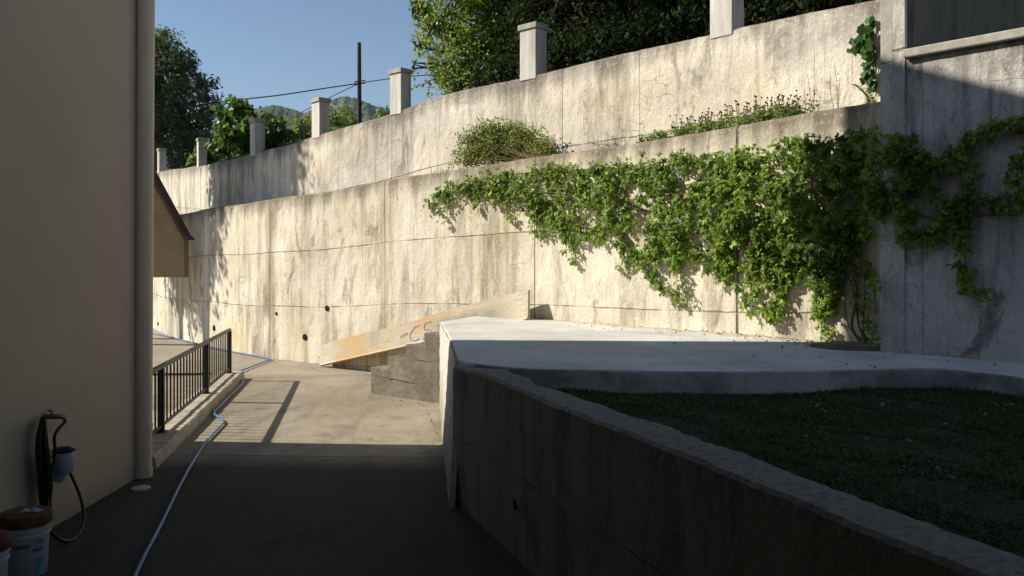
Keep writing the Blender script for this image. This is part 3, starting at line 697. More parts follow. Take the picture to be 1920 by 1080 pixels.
# strokes of grey-blue paint: dash, c, 5, dash
paint = simple('blue_grey_paint', (.30, .31, .35), .85, .55, 40)
def stroke(pts, w_=.012):
    m = MB()
    P = smooth_path([Pa + pd * a + lean * b + pn * .004 for a, b in pts], 5)
    for i in range(len(P) - 1):
        d = (P[i + 1] - P[i]).normalized(); n_ = pn.cross(d) * w_ * random.uniform(.75, 1.1)
        m.quadbox(P[i] - n_ - pn * .003, (P[i + 1] - P[i]), n_ * 2, pn * .006)
    return m
tx = 2.56
for pts, w_ in (([(tx, .20), (tx + .10, .22), (tx + .20, .235)], .022), ([(tx + .52, .33), (tx + .40, .31), (tx + .28, .21), (tx + .30, .12), (tx + .42, .07), (tx + .54, .09)], .013),
           ([(tx + .84, .345), (tx + .68, .33), (tx + .67, .23), (tx + .80, .21), (tx + .86, .14), (tx + .76, .07), (tx + .63, .075)], .014), ([(tx + 1.02, .25), (tx + 1.12, .27), (tx + 1.25, .27)], .02)):
    o = stroke(pts, w_).build('painted_mark', paint); wpart(o, pk)
tag(pk, 'long weathered orange plank with painted marks, leaning along the foot of the lower wall', 'plank')

# ------------------------------------------------------------------ pillars on the upper wall
def pillar_parts():
    root = empty('pillar'); 
    m = MB(); m.box(-.19, .19, 0, .30, -.06, .80); m.build('post', M['pillar'], root, False, .012)
    m = MB(); m.box(-.22, .22, -.03, .33, .802, .90); m.build('cap', M['cap'], root, False, .012)
    return root
proto = pillar_parts()
PIL = [(990, 150, 'white square pillar against the dark trees, second tallest in the picture', 1.0, 1.04), (1352, 62, 'tall bright white pillar cut off by the top of the picture', 1.0, 1.3), (742, 211, 'pale pillar with flat cap just right of the utility pole', .92, .98), (592, 257, 'pale pillar with flat cap in front of the distant hill', .92, .95),
       (474, 291, 'grey shaded pillar standing in front of the fig tree', .9, 1.0), (371, 313, 'pale pillar half hidden by olive leaves, left of the shaded pillar', .85, .98), (297, 323, 'short sunlit pillar next to the house downpipe, farthest to the left', .85, .98)]
def add_pillar(o, u, v, lab, sw_, sh):
    q = s3(u); p = C3.at_s(q); t = C3.tan(q); o.location = (p.x - .006 * t.y * -1, p.y, top_z(C3, TOP3, q) + .0)
    o.location = Vector((p.x, p.y, top_z(C3, TOP3, q))) + Vector((t.y, -t.x, 0)) * .008
    o.rotation_euler = (0, 0, math.atan2(t.y, t.x)); o.scale = (sw_, sw_, sh)
    tag(o, lab, 'pillar', 'white pillars along the upper wall')
for i, a in enumerate(PIL):
    if i == 0: o = proto
    else:
        o = proto.copy(); COL.objects.link(o)
        for ch in list(proto.children): c_ = ch.copy(); COL.objects.link(c_); c_.parent = o
    add_pillar(o, *a)

# ------------------------------------------------------------------ house on the left
HX = -3.62; HY = 8.30; JX = -4.35; JY = 9.95; HT = 9.78
ho = empty('house', (HX, HY, 0))
m = MB(); m.poly_extrude([(HX, -9, -.3), (HX, HY, -.3), (JX, HY, -.3), (JX, -9, -.3)], (0, 0, 8.9 + .3)); m.poly_extrude([(JX - .004, -9, -.3), (JX - .004, JY, -.3), (-13, JY, -.3), (-13, -9, -.3)], (0, 0, HT + .3)); o = m.build('wall', M['plaster'], None); wpart(o, ho)
# unseen slab and block, added over and behind the camera to cut sky light
m = MB(); m.box(HX + .003, 2.2, -6.5, 3.3, 3.75, 3.95); m.box(HX + .003, 2.2, 3.2, 3.3, 3.953, 4.9); o = m.build('sky_blocker_slab', M['plaster'], None); wpart(o, ho)
m = MB(); m.box(HX + .003, 9.0, -9, -6.503, -.3, 8.9); o = m.build('sky_blocker_wing', M['plaster'], None); wpart(o, ho)
m = MB(); m.poly_extrude([(JX + .12, JY + .02, HT + .003), (-3.95, 7.4, HT + .003), (-3.95, -9.2, HT + .003), (-13.2, -9.2, HT + .003), (-13.2, JY + .02, HT + .003)], (0, 0, .12)); o = m.build('roof', M['tile'], None); wpart(o, ho)
m = MB(); px, py = -3.575, 8.265
m.tube([(px + .055, py, 8.8), (px, py, .02)], .082, 20); m.tube([(px + .004, py, .52), (px + .0035, py, .44)], .088, 20)
m.tube([(px, py, .09), (px, py, .005)], .09, 20)
o = m.build('downpipe', M['pipe'], None, True); wpart(o, ho)
tag(ho, 'tall beige plastered house wall with a downpipe at its corner, filling the left side', 'house')

# far wing with a sloping roof seen end on
YW = 21.3
def aw(u, v, y=YW): return at(u, v, y)
wg = empty('house_wing', aw(300, 520))
m = MB(); m.poly_extrude([aw(100, 520), aw(345, 520), aw(345, 446), aw(283, 336), aw(220, 232), aw(100, 30)], (0, .3, 0)); o = m.build('end_wall', M['wing'], None); wpart(o, wg)
m = MB(); m.poly_extrude([aw(352, 450, YW - .06), aw(344, 449, YW - .06), aw(283, 338, YW - .06), aw(100, 33, YW - .06), aw(100, 14, YW - .06), aw(283, 326, YW - .06), aw(345, 440, YW - .06), aw(353, 447, YW - .06)], (0, .45, 0)); o = m.build('roof', M['rooftrim'], None); wpart(o, wg)
tag(wg, 'brown rendered end of a lower wing with a steep roof edge, just past the downpipe', 'house wing')

# ------------------------------------------------------------------ kerb and railing
RA = Vector((-4.02, 9.78, 0)); RBp = Vector((-4.95, 14.95, 0)); rd = (RBp - RA).normalized(); rn = Vector((rd.y, -rd.x, 0))  # rn to the right
m = MB()
K0 = RA - rd * 1.22; K1 = RBp + rd * .28
prof = [(-.20, -.1), (-.20, .11), (-.185, .125), (.185, .125), (.205, .11), (.235, -.1)]
V = []; Fc = []; nn = 60
for i in range(nn + 1):
    p = K0.lerp(K1, i / nn)
    for (a, z) in prof: V.append(p + rn * (a + random.uniform(-.006, .006)) + Vector((0, 0, z + (random.uniform(-.005, .005) if z > 0 else 0))))
k = len(prof)
for i in range(nn):
    for j in range(k - 1): a = i * k + j; Fc.append((a + k, a, a + 1, a + k + 1))
Fc.append(tuple(range(k))); Fc.append(tuple(reversed([nn * k + j for j in range(k)])))
o = mesh_obj('kerb', V, Fc, M['kerb']); tag(o, kind='structure')
rl = empty('railing', RA + Vector((0, 0, .12)))
Lr = (RBp - RA).length
def rpt(s_, z, off=0): return RA + rd * s_ + rn * off + Vector((0, 0, z))
m = MB(); m.quadbox(rpt(-1.15, .86, -.028), rd * (Lr + 1.18), rn * .056, (0, 0, .045)); wpart(m.build('top_rail', M['rail'], None, False, .006), rl)
m = MB(); m.quadbox(rpt(-1.15, .185, -.016), rd * (Lr + 1.12), rn * .032, (0, 0, .03)); wpart(m.build('bottom_rail', M['rail'], None, False, .004), rl)
SM = 2.94
for s_ in (0.0, SM, Lr):
    m = MB(); m.quadbox(rpt(s_ - .035, .118, -.035), rd * .07, rn * .07, (0, 0, .740)); m.quadbox(rpt(s_ - .06, .121, -.06), rd * .12, rn * .12, (0, 0, .012)); wpart(m.build('post', M['rail'], None, False, .004), rl)
s_ = -1.08
while s_ < Lr - .06:
    if min(abs(s_ - q) for q in (0, SM, Lr)) > .05:
        m = MB(); m.quadbox(rpt(s_ - .009, .216, -.009), rd * .018, rn * .018, (0, 0, .642)); wpart(m.build('baluster', M['rail'], None), rl)
    s_ += .197
tag(rl, 'dark green metal railing with thin balusters on the pale kerb', 'railing')
# thin near-black strip across the ground past the railing
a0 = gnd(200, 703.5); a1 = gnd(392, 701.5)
m = MB(); m.poly_extrude([a0 + Vector((0, -.11, -.03)), a1 + Vector((0, -.11, -.03)), a1 + Vector((0, .11, -.03)), a0 + Vector((0, .11, -.03))], (0, 0, .045)); o = m.build('ground_strip', M['drain']); tag(o, kind='structure')

# ------------------------------------------------------------------ hoses, tap, canister
hp = [(200, 614), (292, 626), (340, 637), (400, 652), (440, 660), (480, 667), (506, 673), (500, 677), (470, 688), (445, 698), (446, 706), (438, 717), (415, 742), (402, 760), (401, 774), (412, 783), (419, 791), (410, 802), (385, 830), (362, 866), (340, 905), (318, 950), (296, 995), (272, 1040), (248, 1092), (230, 1140)]
pts = []
for (u, v) in hp:
    z = .022
    if (u, v) == (445, 698): z = .03
    p_ = gnd(u, v, z)
    if 11.8 < p_.y < 15.25: p_.x = max(p_.x, -4.02 - (p_.y - 9.78) * .18 + .29)
    pts.append(p_)
m = MB(); m.tube(smooth_path(pts, 6), .015, 10)
o = m.build('garden_hose', M['hose'], None, True); tag(o, 'blue-grey garden hose snaking down the driveway from the wall past the kerb', 'hose')
def hw(u, v, off=.05):     # point off metres out from the house wall seen at (u, v)
    X = HX + off; Y = F * X / (u - U0); return Vector((X, Y, EYE - (v - V0) / F * Y))
tp = empty('wall_tap', hw(80, 780, 0))
m = MB(); a = hw(84, 781, 0.0); m.tube([a + Vector((-.01, 0, 0)), a + Vector((.10, 0, 0)), a + Vector((.135, .03, -.01)), a + Vector((.14, .04, -.05))], [.022, .02, .018, .017], 12)
m.lathe(a, [(.035, 0), (.035, .008)], 16, Vector((1, 0, 0)), Vector((0, 0, 1)))
wpart(m.build('spout', M['brass'], None, True), tp)
m = MB(); c = a + Vector((.055, 0, .02)); m.tube([c, c + Vector((0, 0, .03))], .008, 8); m.tube([c + Vector((0, -.035, .032)), c + Vector((0, .035, .038))], [.011, .009], 8); wpart(m.build('handle', M['brass'], None, True), tp)
tag(tp, 'small brass tap sticking out of the beige house wall', 'tap')
m = MB()
tops = hw(78, 785, .06)
P0 = a + Vector((.14, .04, -.045))
lp = [P0, hw(103, 815, .13), hw(103, 850, .12), hw(96, 890, .11), hw(89, 940, .14), hw(92, 985, .22), hw(104, 1006, .285), hw(124, 1015, .315), hw(146, 1004, .29), hw(157, 975, .22), hw(153, 940, .15), hw(142, 910, .09), hw(130, 884, .06)]
m.tube(smooth_path(lp, 6), .012, 10)
for j in range(7):           # hanging coil: long narrow loops over the tap
    du = random.uniform(-5, 5); o_ = .05 + .02 * j * .6
    bot = random.uniform(925, 985); ax = 10 + random.uniform(-2, 5)
    lpj = [hw(80 + du * .3, 782, o_), hw(76 + du - ax * .2, 830, o_ + .01), hw(76 + du, 880, o_ + .01), hw(82 + du, bot - 30, o_), hw(89 + du, bot, o_ + .01), hw(94 + du * .6, bot - 25, o_ + .02), hw(90 + du, 880, o_ + .02), hw(84 + du, 830, o_ + .015), hw(82 + du * .3, 782, o_ + .005)]
    m.tube(smooth_path(lpj, 5), .0115, 8)
o = m.build('rubber_hose', M['black'], None, True); tag(o, 'black rubber hose hung in loops over the wall tap', 'hose')
cn = empty('canister', hw(118, 890, .1))
cc = hw(119, 886, .105)
m = MB(); m.lathe(cc, [(.070, -.0), (.076, .01), (.078, .16), (.074, .165)], 24); wpart(m.build('body', M['greyplastic'], None, True), cn)
m = MB(); m.lathe(cc + Vector((0, 0, .167)), [(.082, 0), (.085, .012), (.06, .022), (.05, .03), (.03, .034)], 24); wpart(m.build('lid', M['black'], None, True), cn)
m = MB(); m.lathe(cc + Vector((-.03, -.01, -.075)), [(.012, 0), (.05, .02), (.055, .074)], 20); wpart(m.build('nozzle', M['greyplastic'], None, True), cn)
m = MB(); m.tube([cc + Vector((-.07, -.0, .12)), cc + Vector((-.115, 0, .12))], .008, 8); wpart(m.build('wall_hook', M['brass'], None, True), cn)
tag(cn, 'small grey plastic canister with a black lid hanging on the wall below the tap', 'canister')
m = MB(); c = gnd(264, 917); m.lathe(c, [(.085, -.01), (.085, .012), (.078, .017)], 28); o = m.build('drain_cover', M['cover'], None, True); tag(o, 'round pale drain cover in the driveway at the foot of the downpipe', 'drain cover')

# ------------------------------------------------------------------ buckets
def text_mesh(txt, size, mat, name, place, parent, shear=0.0):
    cu = bpy.data.curves.new(name, 'FONT'); cu.body = txt; cu.size = size; cu.extrude = .0006; cu.shear = shear; cu.offset = size * .02
    tmp = bpy.data.objects.new(name, cu); COL.objects.link(tmp)
    dg = bpy.context.evaluated_depsgraph_get(); me = bpy.data.meshes.new_from_object(tmp.evaluated_get(dg))
    COL.objects.unlink(tmp); bpy.data.objects.remove(tmp)
    for v in me.vertices: v.co = place(v.co)
    me.materials.clear(); me.materials.append(mat)
    o = bpy.data.objects.new(name, me); COL.objects.link(o); o.parent = parent; return o
def make_bucket(loc, ang, lidmat, texts):
    r = empty('bucket', loc); r.rotation_euler = (0, 0, ang)
    m = MB(); m.lathe((0, 0, 0), [(.125, 0), (.130, .006), (.144, .26), (.146, .268), (.152, .27), (.152, .282), (.147, .285), (.148, .305), (.154, .307), (.154, .32), (.149, .323), (.150, .35)], 40); m.build('body', M['bucket'], r, True)
    m = MB(); prof = [(.150, .0), (.160, .004), (.164, .02), (.163, .055), (.155, .078), (.13, .085), (.05, .088)]
    m.lathe((0, 0, .335), prof, 40); m.build('lid', lidmat, r, True)
    m = MB(); P = []
    for k in range(17):
        a_ = math.pi * k / 16; P.append(Vector((.158 * math.cos(a_), -.158 * math.sin(a_) * .99, .30 - .14 * math.sin(a_))))
    
    for txt, size, th, z, mt, tl in texts:
        def pl_(co, th=th, z=z, tl=tl):
            s = co.x; zz = z + co.y + s * tl; rr = .128 + (.144 - .128) * zz / .26 + .0016 + co.z
            a_ = -math.pi / 2 + th + s / .138
            return Vector((rr * math.cos(a_), rr * math.sin(a_), zz))
        text_mesh(txt, size, mt, 'lettering', pl_, r)
    return r
bA = make_bucket((-3.262, 5.72, 0), 0, M['rust'], [('TERRX', .034, -.02, .205, M['ink'], .02), ('CA', .036, .98, .225, M['ink'], .0), ('PRO', .036, .80, .17, M['ink'], .0), ('lorem ipsum'.replace('lorem ipsum', 'iiiiiiii'), .014, .0, .18, M['greyink'], 0), ('iiiiiiii', .014, .0, .163, M['greyink'], 0), ('iiiiiiii', .014, .0, .146, M['greyink'], 0)])
tag(bA, 'white plastic bucket with a rusty orange lid and a rag on top', 'bucket', 'white buckets by the house wall')
bB = make_bucket((-3.235, 5.20, 0), .2, M['redlid'], [('PRO', .04, .55, .19, M['ink'], .02), ('CA', .04, .70, .13, M['ink'], .02)])
tag(bB, 'nearer white bucket with a dark red lid, cut off by the left edge', 'bucket', 'white buckets by the house wall')
# teal stripe on the first bucket
m = MB(); V = []; Fc = []
for k in range(9):
    a_ = -math.pi / 2 + 1.02 + .34 * k / 8
    for z, rr in ((.0 + .01 * k, .1325), (.13 - .002 * k, .1395)): V.append((rr * math.cos(a_), rr * math.sin(a_), z + .005))
for k in range(8): Fc.append((2 * k, 2 * k + 2, 2 * k + 3, 2 * k + 1))
o = mesh_obj('printed_band', V, Fc, M['teal'], bA)
# crumpled rag on the lid
V = []; Fc = []; nu = 14; nv = 9
for i in range(nu + 1):
    for k in range(nv + 1):
        x = -.065 + .13 * i / nu; y = -.04 + .08 * k / nv; e = max(0, 1 - (x / .066) ** 2) * max(0, 1 - (y / .041) ** 2)
        V.append((x + random.uniform(-.003, .003), y + random.uniform(-.003, .003), .004 + .028 * e ** .5 * (0.6 + .5 * math.sin(x * 90 + y * 40) * .6) + random.uniform(0, .006)))
for i in range(nu):
    for k in range(nv): a_ = i * (nv + 1) + k; Fc.append((a_, a_ + nv + 1, a_ + nv + 2, a_ + 1))
o = mesh_obj('rag', V, Fc, M['foil'], None, None, True); o.location = (-3.21, 5.70, .418); tag(o, 'crumpled grey rag lying on the rusty bucket lid', 'rag')

# ------------------------------------------------------------------ foliage helpers
def norm_rows(a): return a / np.maximum(np.linalg.norm(a, axis=1, keepdims=True), 1e-9)
def leaf_quads(C, A, Nn, L, W, fold=.18):
    """diamond leaves: centre C, tip direction A, normal Nn, length L, width W"""
    B = norm_rows(np.cross(A, Nn)); Nn = norm_rows(np.cross(B, A))
    L = L[:, None]; W = W[:, None]
    v0 = C - A * L * .5; v1 = C + B * W * .5 - A * L * .06 + Nn * W * fold; v2 = C + A * L * .5 - Nn * L * .08; v3 = C - B * W * .5 - A * L * .06 + Nn * W * fold
    V = np.stack([v0, v1, v2, v3], 1).reshape(-1, 3); n = len(C)
    return V, np.arange(n * 4).reshape(n, 4)
def quad_obj(name, Vs, mat, parent=None):
    V = np.concatenate(Vs); n = len(V) // 4
    me = bpy.data.meshes.new(name); me.vertices.add(len(V)); me.vertices.foreach_set("co", V.astype(np.float32).ravel())
    me.loops.add(len(V)); me.loops.foreach_set("vertex_index", np.arange(len(V), dtype=np.int32))
    me.polygons.add(n); me.polygons.foreach_set("loop_start", np.arange(0, len(V), 4, dtype=np.int32))
    try: me.polygons.foreach_set("loop_total", np.full(n, 4, dtype=np.int32))
    except Exception: pass
    me.materials.append(mat); me.update(calc_edges=True); me.validate()
    o = bpy.data.objects.new(name, me); COL.objects.link(o)
    if parent is not None: wpart(o, parent)
    return o
def rand_unit(n):
    a = rng.normal(size=(n, 3)); return norm_rows(a)
def crown_leaves(blobs, n, size, aspect=.55, cluster=22, spread=.22, droop=.3, shell=.55):
    """leaves in clusters spread through blobs (cx, cy, cz, rx, ry, rz, weight)"""
    B = np.array(blobs, float); wts = B[:, 6] * B[:, 3] * B[:, 4] * B[:, 5]; wts /= wts.sum()
    nc = max(1, n // cluster); idx = rng.choice(len(B), nc, p=wts)
    d = rand_unit(nc); rad = (shell + (1 - shell) * rng.random(nc)) ** .8 * (1 + .22 * rng.normal(size=nc).clip(-1.2, 1.6))
    cc = B[idx, :3] + d * B[idx, 3:6] * rad[:, None]
    ci = np.repeat(np.arange(nc), cluster); m = len(ci)
    tw = rand_unit(nc) * .7 + d * .6; tw[:, 2] -= droop * .2; tw = norm_rows(tw)
    along = rng.uniform(-1, 1, m)
    C = cc[ci] + tw[ci] * (along * spread * 1.5)[:, None] + rng.normal(size=(m, 3)) * spread * .42
    A = tw[ci] * .6 + rand_unit(m) * .9; A[:, 2] -= droop; A = norm_rows(A)
    Nn = rand_unit(m) * .8 + np.array([-.45, -.25, .65]); Nn = norm_rows(Nn)
    L = size * rng.uniform(.65, 1.3, m); W = L * aspect * rng.uniform(.8, 1.2, m)
    V, _ = leaf_quads(C, A, Nn, L, W); return V, cc, tw
def tree(name, label, cat, base, trunk_h, r0, blobs, n, size, leafmat, aspect=.55, cluster=22, spread=.22, group=None, droop=.3, shell=.55, lean=(0, 0)):
    root = empty(name, base); base = Vector(base)
    V, cc, tw = crown_leaves(blobs, n, size, aspect, cluster, spread, droop, shell)
    m = MB(); fork = base + Vector((lean[0], lean[1], trunk_h))
    mid = base.lerp(fork, .5) + Vector((random.uniform(-.1, .1), random.uniform(-.1, .1), 0))
    m.tube(smooth_path([base + Vector((0, 0, -.3)), mid, fork], 5), [r0 * (1 - .035 * i) for i in range(11)], 10)
    wpart(m.build('trunk', M['bark'], None, True), root)
    m = MB()
    for b in blobs:
        c = Vector(b[:3]); k = fork.lerp(c, .5) + Vector((random.uniform(-.2, .2), random.uniform(-.2, .2), -.1))
        m.tube(smooth_path([fork - Vector((0, 0, .1)), k, c], 5), [max(.015, r0 * .5 * (1 - i / 12)) for i in range(11)], 7)
        near = [i for i in range(len(cc)) if (Vector(cc[i]) - c).length < max(b[3:6]) * 1.4]
        random.shuffle(near)
        for i in near[:14]:
            e = Vector(cc[i]); k2 = c.lerp(e, .5) + Vector((random.uniform(-.1, .1), random.uniform(-.1, .1), .08))
            m.tube(smooth_path([c, k2, e, e + Vector(tw[i]) * spread], 3), [max(.006, r0 * .16 * (1 - j / 11)) for j in range(10)], 5)
    wpart(m.build('branches', M['bark'], None, True), root)
    quad_obj('crown', [V], leafmat, root)
    tag(root, label, cat, group); return root

# ------------------------------------------------------------------ hillside behind the upper wall
def hill_z(x, y):
    z = 4.95 + .012 * max(0, y - 20)
    b = max(0.0, min(1.0, (x + .5) / 3.5)); 
    # steeper bank on the right
    p = C3.at_u(1200); d = (Vector((x, y, 0)) - p).dot(NB)
    z += b * max(0, d - 1.5) * .75
    if (Vector((x, y, 0)) - R0).dot(RD) > -.75: z = 3.2
    return z
V = []; Fc = []; nx = 150; ny = 50
for i in range(nx + 1):
    q = s3(215) - 10 + (s3(1668) + 14 - s3(215)) * i / nx
    p = C3.at_s(min(max(q, C3.s[0] + .1), C3.s[-1] - .1)); 
    if q > C3.s[-1] - .1: p = p + DIR * (q - C3.s[-1])
    for k in range(ny + 1):
        d = .2 + 60 * (k / ny) ** 2; xx = p + NB * d; V.append((xx.x, xx.y, hill_z(xx.x, xx.y) + (random.uniform(-.05, .05) if k else -.05)))
for i in range(nx):
    for k in range(ny): a = i * (ny + 1) + k; Fc.append((a, a + ny + 1, a + ny + 2, a + 1))
o = mesh_obj('hillside', V, Fc, M['lawnsoil'], None, None, True); tag(o, kind='structure')

# ------------------------------------------------------------------ distant hills
def hills_mat():
    t = NT('wooded_hill'); p = t.pos(); n1 = t.noise(p, .030, 8, .68); n2 = t.noise(p, .16, 4, .6); n3 = t.noise(p, .012, 4)
    v = t.vor(p, .16, 'F1')
    c = t.mix(t.ramp(v, 0, .8), (.075, .110, .058), (.030, .054, .030)); c = t.mix(t.ramp(n2, .4, .7, 0, .6), c, (.11, .13, .07))
    x, y, z = t.sep(p)
    rock = t.math('MULTIPLY', t.ramp(n1, .50, .60), t.ramp(z, 95, 125)); rock = t.math('MULTIPLY', rock, t.ramp(x, -150, -128))
    c = t.mix(rock, c, (.28, .265, .245))
    t.bump(t.math('ADD', n2, v), .9, 4.0); return t.done(c, 1.0)
YH = 640.0
ridge = [(100, 330), (250, 290), (380, 245), (440, 215), (480, 203), (512, 197), (540, 202), (570, 213), (590, 204), (615, 190), (640, 181), (665, 183), (700, 197), (735, 207), (800, 225), (900, 240), (1100, 260), (1500, 300)]
V = []; Fc = []; nx = 300; ny = 26
for i in range(nx + 1):
    u = 100 + 1400 * i / nx; v = np.interp(u, [a for a, b in ridge], [b for a, b in ridge]) + random.uniform(-1.2, 1.2)
    zr = (V0 - v) / F * YH + EYE
    for k in range(ny + 1):
        f = k / ny; y = YH - 420 * (1 - f); x = (u - U0) / F * YH * (.55 + .45 * f)
        z = zr * (f ** 1.25) * (1 + .05 * math.sin(u * .05 + f * 9) * (1 - f)) + (random.uniform(-2.2, 2.2) if f < 1 else 0) + 6 * math.sin(u * .021 + f * 4) * f * (1 - f)
        V.append((x, y, z - (1 - f) * 6))
for i in range(nx):
    for k in range(ny): a = i * (ny + 1) + k; Fc.append((a, a + ny + 1, a + ny + 2, a + 1))
o = mesh_obj('hills', V, Fc, hills_mat(), None, None, True); tag(o, kind='structure')

# ------------------------------------------------------------------ trees behind the upper wall
def B(u, v, Y, rx, ry, rz, wgt=1.0): p = at(u, v, Y); return (p.x, p.y, p.z, rx, ry, rz, wgt)
GRP = 'trees behind the upper wall'
tree('leafy_tree', 'leafy green tree with sunlit left side, rising beyond the upper wall next to the sky', 'tree', (-.2, 20.5, 5.0), 2.0, .16,
     [B(850, 20, 19.5, .85, .9, .9), B(880, 110, 19.3, .85, .8, .8), B(830, 150, 19.3, .5, .6, .45), B(880, 160, 19, .6, .6, .45), B(930, -60, 20, 1.5, 1.2, 1.3), B(850, -130, 20, 1.0, 1.1, 1.1), B(950, 60, 20, .9, 1.0, 1.0), B(805, 60, 19.8, .28, .4, .9, 1.3), B(950, -220, 20.5, 1.6, 1.4, 1.0), B(778, 12, 19.4, .30, .2, .10, 1.6), B(774, 32, 19.4, .28, .2, .07, 1.8), B(782, 88, 19.3, .26, .2, .16, 1.4), B(776, 118, 19.3, .25, .2, .06, 1.8), B(772, 128, 19.3, .26, .2, .05, 1.8)],
     42000, .088, M['tree'], .6, 20, .16, GRP, .35, .45)
tree('dark_tree', 'dense dark tree towering behind the pillar in front of the trees', 'tree', (2.3, 18.6, 5.2), 2.4, .2,
     [B(1010, 60, 18.6, 1.0, 1.0, 1.0), B(1100, 40, 18, 1.2, 1.0, 1.0), B(1060, -60, 18.5, 1.6, 1.4, 1.2), B(1180, 60, 17.6, .9, 1.0, .8), B(1180, -60, 18, 1.4, 1.4, 1.2), B(990, 120, 18.0, .6, .6, .5), B(1000, -200, 19, 1.9, 1.6, 1.3), (-.6, 15.8, 10.0, 1.8, 1.4, 1.2, 1), (1.4, 15.2, 9.7, 1.8, 1.3, 1.0, 1), (.5, 17.2, 10.6, 2.0, 1.5, 1.3, 1), (3.4, 14.2, 9.4, 1.6, 1.2, .9, 1)],
     40000, .11, M['dark'], .6, 20, .18, GRP, .4, .4)
tree('dark_tree', 'dark shaded tree behind the tallest pillar at the top of the picture', 'tree', (4.6, 15.6, 5.6), 2.4, .2,
     [B(1290, 30, 15.8, 1.0, 1.0, .8), B(1400, 10, 15.2, 1.0, 1.0, .8), B(1330, -80, 15.6, 1.5, 1.3, 1.1), B(1250, -120, 16, 1.4, 1.2, 1.2), B(1500, -50, 14.6, 1.2, 1.2, .8), B(1500, 0, 14.4, .8, .9, .4)],
     24000, .10, M['dark'], .6, 20, .17, GRP, .4, .4)
# dark undergrowth filling the bank
V, _, _ = crown_leaves([B(u, v, y, 1.1, .8, .6) for (u, v, y) in ((960, 150, 18), (1060, 115, 17.2), (1130, 95, 16.6), (1200, 80, 16.2), (1280, 60, 15.6), (1360, 50, 15.0), (1440, 30, 14.4), (1530, 10, 13.8), (1610, -10, 13.2), (1100, 20, 20), (1250, 0, 19), (1400, -20, 18), (1550, -60, 16.5), (1000, 60, 21), (1150, -60, 21), (1320, -80, 20))], 26000, .12, .6, 20, .2, .4, .2)
o = quad_obj('undergrowth', [V], M['dark']); tag(o, 'dark ivy undergrowth covering the bank above the upper wall', 'undergrowth', None, 'stuff')
tree('olive_tree', 'dusky grey-green olive tree partly hidden by the house downpipe', 'tree', at(296, 320, 35.5), 1.3, .18,
     [B(300, 140, 35.5, 1.68, 1.44, 1.56), B(345, 190, 35.5, 1.38, 1.2, 1.32), B(380, 235, 35.2, 0.96, 1.08, 1.2), B(385, 170, 35.5, 0.6, 0.84, 0.72), B(310, 250, 35.2, 1.2, 1.2, 1.2), B(250, 180, 36, 2.16, 1.8, 2.64), B(315, 85, 35.8, 0.66, 0.72, 0.66), B(150, 150, 36, 2.4, 2.16, 2.88), B(345, 285, 35.4, 1.2, 1.1, .8), B(395, 285, 35.2, .8, .9, .6), B(410, 205, 35.3, .4, .6, .5), B(345, 120, 35.5, .6, .7, .5), B(300, 75, 35.6, .6, .6, .6)],
     42000, .20, M['olive'], .36, 22, .22, 'trees beyond the far pillars', .2, .4)
tree('fig_tree', 'low fig tree with big bright leaves behind the shaded pillar', 'tree', at(470, 300, 27.0), .6, .10,
     [B(450, 212, 26.2, .35, .4, .4), B(435, 245, 26.2, .5, .5, .5), B(480, 245, 26.0, .7, .6, .55), B(515, 250, 25.8, .4, .5, .4), B(425, 275, 27.2, .5, .5, .4), B(480, 280, 26.2, .8, .5, .35), B(385, 296, 29.0, .5, .5, .35)],
     4200, .19, M['fig'], .85, 12, .17, 'trees beyond the far pillars', .35, .3)
# trees further off, beside the utility pole
for (u, v, Y, r_, lab) in ((645, 232, 60, 1.2, 'rounded green tree beyond the wall, left of the utility pole'), (716, 226, 58, .8, 'bushy tree between the utility pole and the pillar right of it'), (610, 236, 56, 1.1, 'small tree just right of the pillar in front of the hill'), (572, 246, 55, 1.0, 'loose green tree just left of the pillar in front of the hill')):
    p = at(u, v, Y)
    tree('far_tree', lab, 'tree', (p.x, p.y, 5.2), max(.5, p.z - 6.2), .12, [(p.x, p.y, p.z, r_, r_, r_ * .9, 1), (p.x + .6 * r_, p.y, p.z - .6, r_ * .8, r_, r_ * .7, 1), (p.x - .7 * r_, p.y, p.z - .8, r_ * .8, r_, r_ * .7, 1), (p.x, p.y, p.z - 1.4, r_ * 1.2, r_, r_, 1)], 3600, .24, M['shrub'] if u in (572, 645) else M['fig'], .6, 14, .25, 'small trees far beyond the wall', .3, .3)
# bright climber peeping over the wall beside the pole, and one beside the pillar
for (u, v, u0, lab) in ((700, 222, 25, 'yellow-green bush peeping over the upper wall at the foot of the utility pole'), (566, 255, 13, 'small bright bush at the foot of the pillar in front of the hill')):
    q = C3.at_u(u) + NB * .8; p = Vector((q.x, q.y, EYE - (v - V0) / F * q.y))
    r_ = u0 / F * q.y
    V, cc, tw = crown_leaves([(p.x, p.y, p.z - .1, r_, r_ * .7, r_ * .55, 1), (p.x + r_ * .5, p.y - .1, p.z + .05, r_ * .5, .2, r_ * .4, 1)], 700, .09, .7, 10, .08, .2, .3)
    rt = empty('bush', (p.x, p.y, 5.0)); quad_obj('foliage', [V], M['weed'], rt)
    m = MB()
    for i in range(0, len(cc), 4): m.tube([Vector((p.x, p.y, 4.9)), Vector(cc[i]).lerp(Vector((p.x, p.y, 5.0)), .5) + Vector((0, 0, .06)), Vector(cc[i])], [.012, .008, .004], 5)
    wpart(m.build('stems', M['stem'], None), rt); tag(rt, lab, 'bush')
